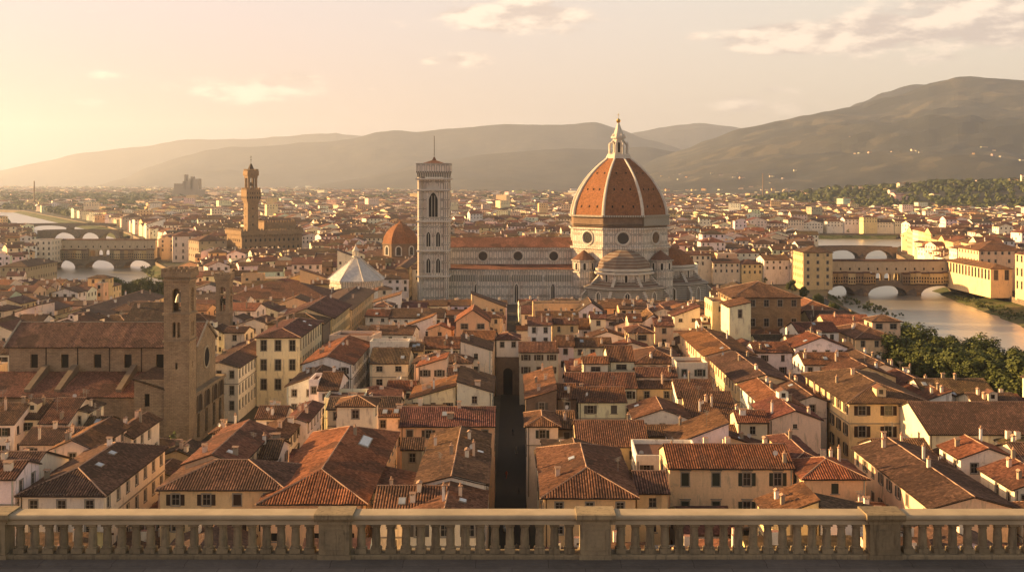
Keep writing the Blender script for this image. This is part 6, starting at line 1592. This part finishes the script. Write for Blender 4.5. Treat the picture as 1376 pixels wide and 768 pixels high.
def person_mesh(seed):
    rs = random.Random(seed); st = rs.uniform(.12, .3)
    me = bpy.data.meshes.new("person"); V = [(0, 0, .95), (0, 0, 1.2), (0, 0, 1.42), (0, 0, 1.52), (0, -.02, 1.66), (.1, 0, .9), (.12, -st * .5, .5), (.12, -st * .3 + .1, .06), (-.1, 0, .9), (-.12, st * .6, .5), (-.12, st + .1, .08), (.2, 0, 1.4), (.27, .06, 1.12), (.27, -.1, .88), (-.2, 0, 1.4), (-.27, -.02, 1.12), (-.26, -.2, .9), (.12, -st * .3 - .08, .04), (-.12, st - .08, .05)]
    E = [(0, 1), (1, 2), (2, 3), (3, 4), (0, 5), (5, 6), (6, 7), (0, 8), (8, 9), (9, 10), (2, 11), (11, 12), (12, 13), (2, 14), (14, 15), (15, 16), (7, 17), (10, 18)]
    Rr = [.15, .15, .16, .06, .11, .1, .07, .05, .1, .07, .05, .07, .05, .04, .07, .05, .04, .04, .04]
    me.from_pydata(V, E, []); o = bpy.data.objects.new("person", me); COL.objects.link(o)
    sk = o.modifiers.new("skin", 'SKIN'); ss = o.modifiers.new("sub", 'SUBSURF'); ss.levels = ss.render_levels = 1
    for i, x in enumerate(Rr): me.skin_vertices[0].data[i].radius = (x, x * .8)
    me.skin_vertices[0].data[0].use_root = True
    return o
mat("cloth_dark", simple((.05, .05, .06))); mat("cloth_pale", simple((.5, .45, .38))); mat("cloth_red", simple((.3, .06, .04)))
for i, (x_, y_, m_, lb) in enumerate(((.8, 192, "cloth_pale", "person in pale clothes walking in the dark street beside the van"), (1.4, 228, "cloth_dark", "person in dark coat walking beyond the van"), (-1.2, 240, "cloth_red", "person in red walking up the dark street"), (1.0, 262, "cloth_pale", "person in pale shirt far up the dark street"), (.2, 281, "cloth_dark", "person in dark clothes at the far end of street"))):
    o = person_mesh(i); o.location = (x_, y_, .01); o.rotation_euler = (0, 0, i * 1.3); o.data.materials.append(M[m_]); tag(o, lb, "person")

# ------------------------------------------------------------------ labels for the houses
zones = {}
for h in HOUSES:
    x, y = h['x'], h['y']; px = CX + F * x / y
    if y < 340:
        k = ('n', 'w' if x < 0 else 'e', int((y - 92) // 21)); h['ordx'] = abs(x)
    else: k = ('f', 'w' if x < 0 else 'e', int((y - 340) // 34)); h['ordx'] = abs(x)
    zones.setdefault(k, []).append(h)
keys_n = sorted({k[2] for k in zones if k[0] == 'n'}); 
CAT = {'palace': 'palace', 'long_hall': 'hall', 'tower_house': 'tower house', 'barn_house': 'house', 'town_house': 'house'}
RN = {'gx': 'gabled', 'gy': 'gabled', 'hip': 'hip-roofed', 'shf': 'lean-to', 'shl': 'lean-to', 'shr': 'lean-to', 'flat': 'flat-roofed'}
for k, L_ in zones.items():
    L_.sort(key=lambda h: h['ordx'])
    side = "church" if k[1] == 'w' else "river"
    for i, h in enumerate(L_):
        nm = h['root'].name.split('.')[0]; wc = {'stone': 'brown', 'grey': 'grey'}.get(h['wall'], h['wall']); kind = CAT[nm]
        if kind == 'tower house': kind = 'tower-house'
        o_ = ORD[min(i, 39)]
        if h['feature'] and len(h['feature'].split()) >= 5:
            lab = f"{wc} {kind}, {h['feature']}"; 
            if len(lab.split()) > 15: lab = " ".join(lab.split()[:15])
        elif k[0] == 'n': lab = f"{wc} {RN[h['roof']]} {kind}, {o_} from dark street towards {side}, {ORD[k[2]]} row beyond balustrade"
        else: lab = f"{wc} {RN[h['roof']]} {kind}, {o_} from street line towards {side}, {ORD[k[2]]} row past archway house"
        tag(h['root'], " ".join(lab.split()), 'tower house' if kind == 'tower-house' else kind, {"palace": "palaces of the old town", "tower-house": "tower houses"}.get(kind, "tile-roofed houses of the old town"))

# ------------------------------------------------------------------ evening haze over the plain
b = MB(); b.box(-17000, 17000, -600, 17600, -9, 980)
hz = tag(b.build("haze", "dark"), kind='stuff')
hm = bpy.data.materials.new("haze"); hm.use_nodes = True; t = NT(hm.node_tree)
o_ = t.node("ShaderNodeOutputMaterial"); pv = t.node("ShaderNodeVolumePrincipled")
pv.inputs["Color"].default_value = (.77, .86, 1.0, 1); pv.inputs["Density"].default_value = 0.66e-4; pv.inputs["Anisotropy"].default_value = .52
t.l.new(pv.outputs[0], o_.inputs["Volume"]); hz.data.materials.clear(); hz.data.materials.append(hm)
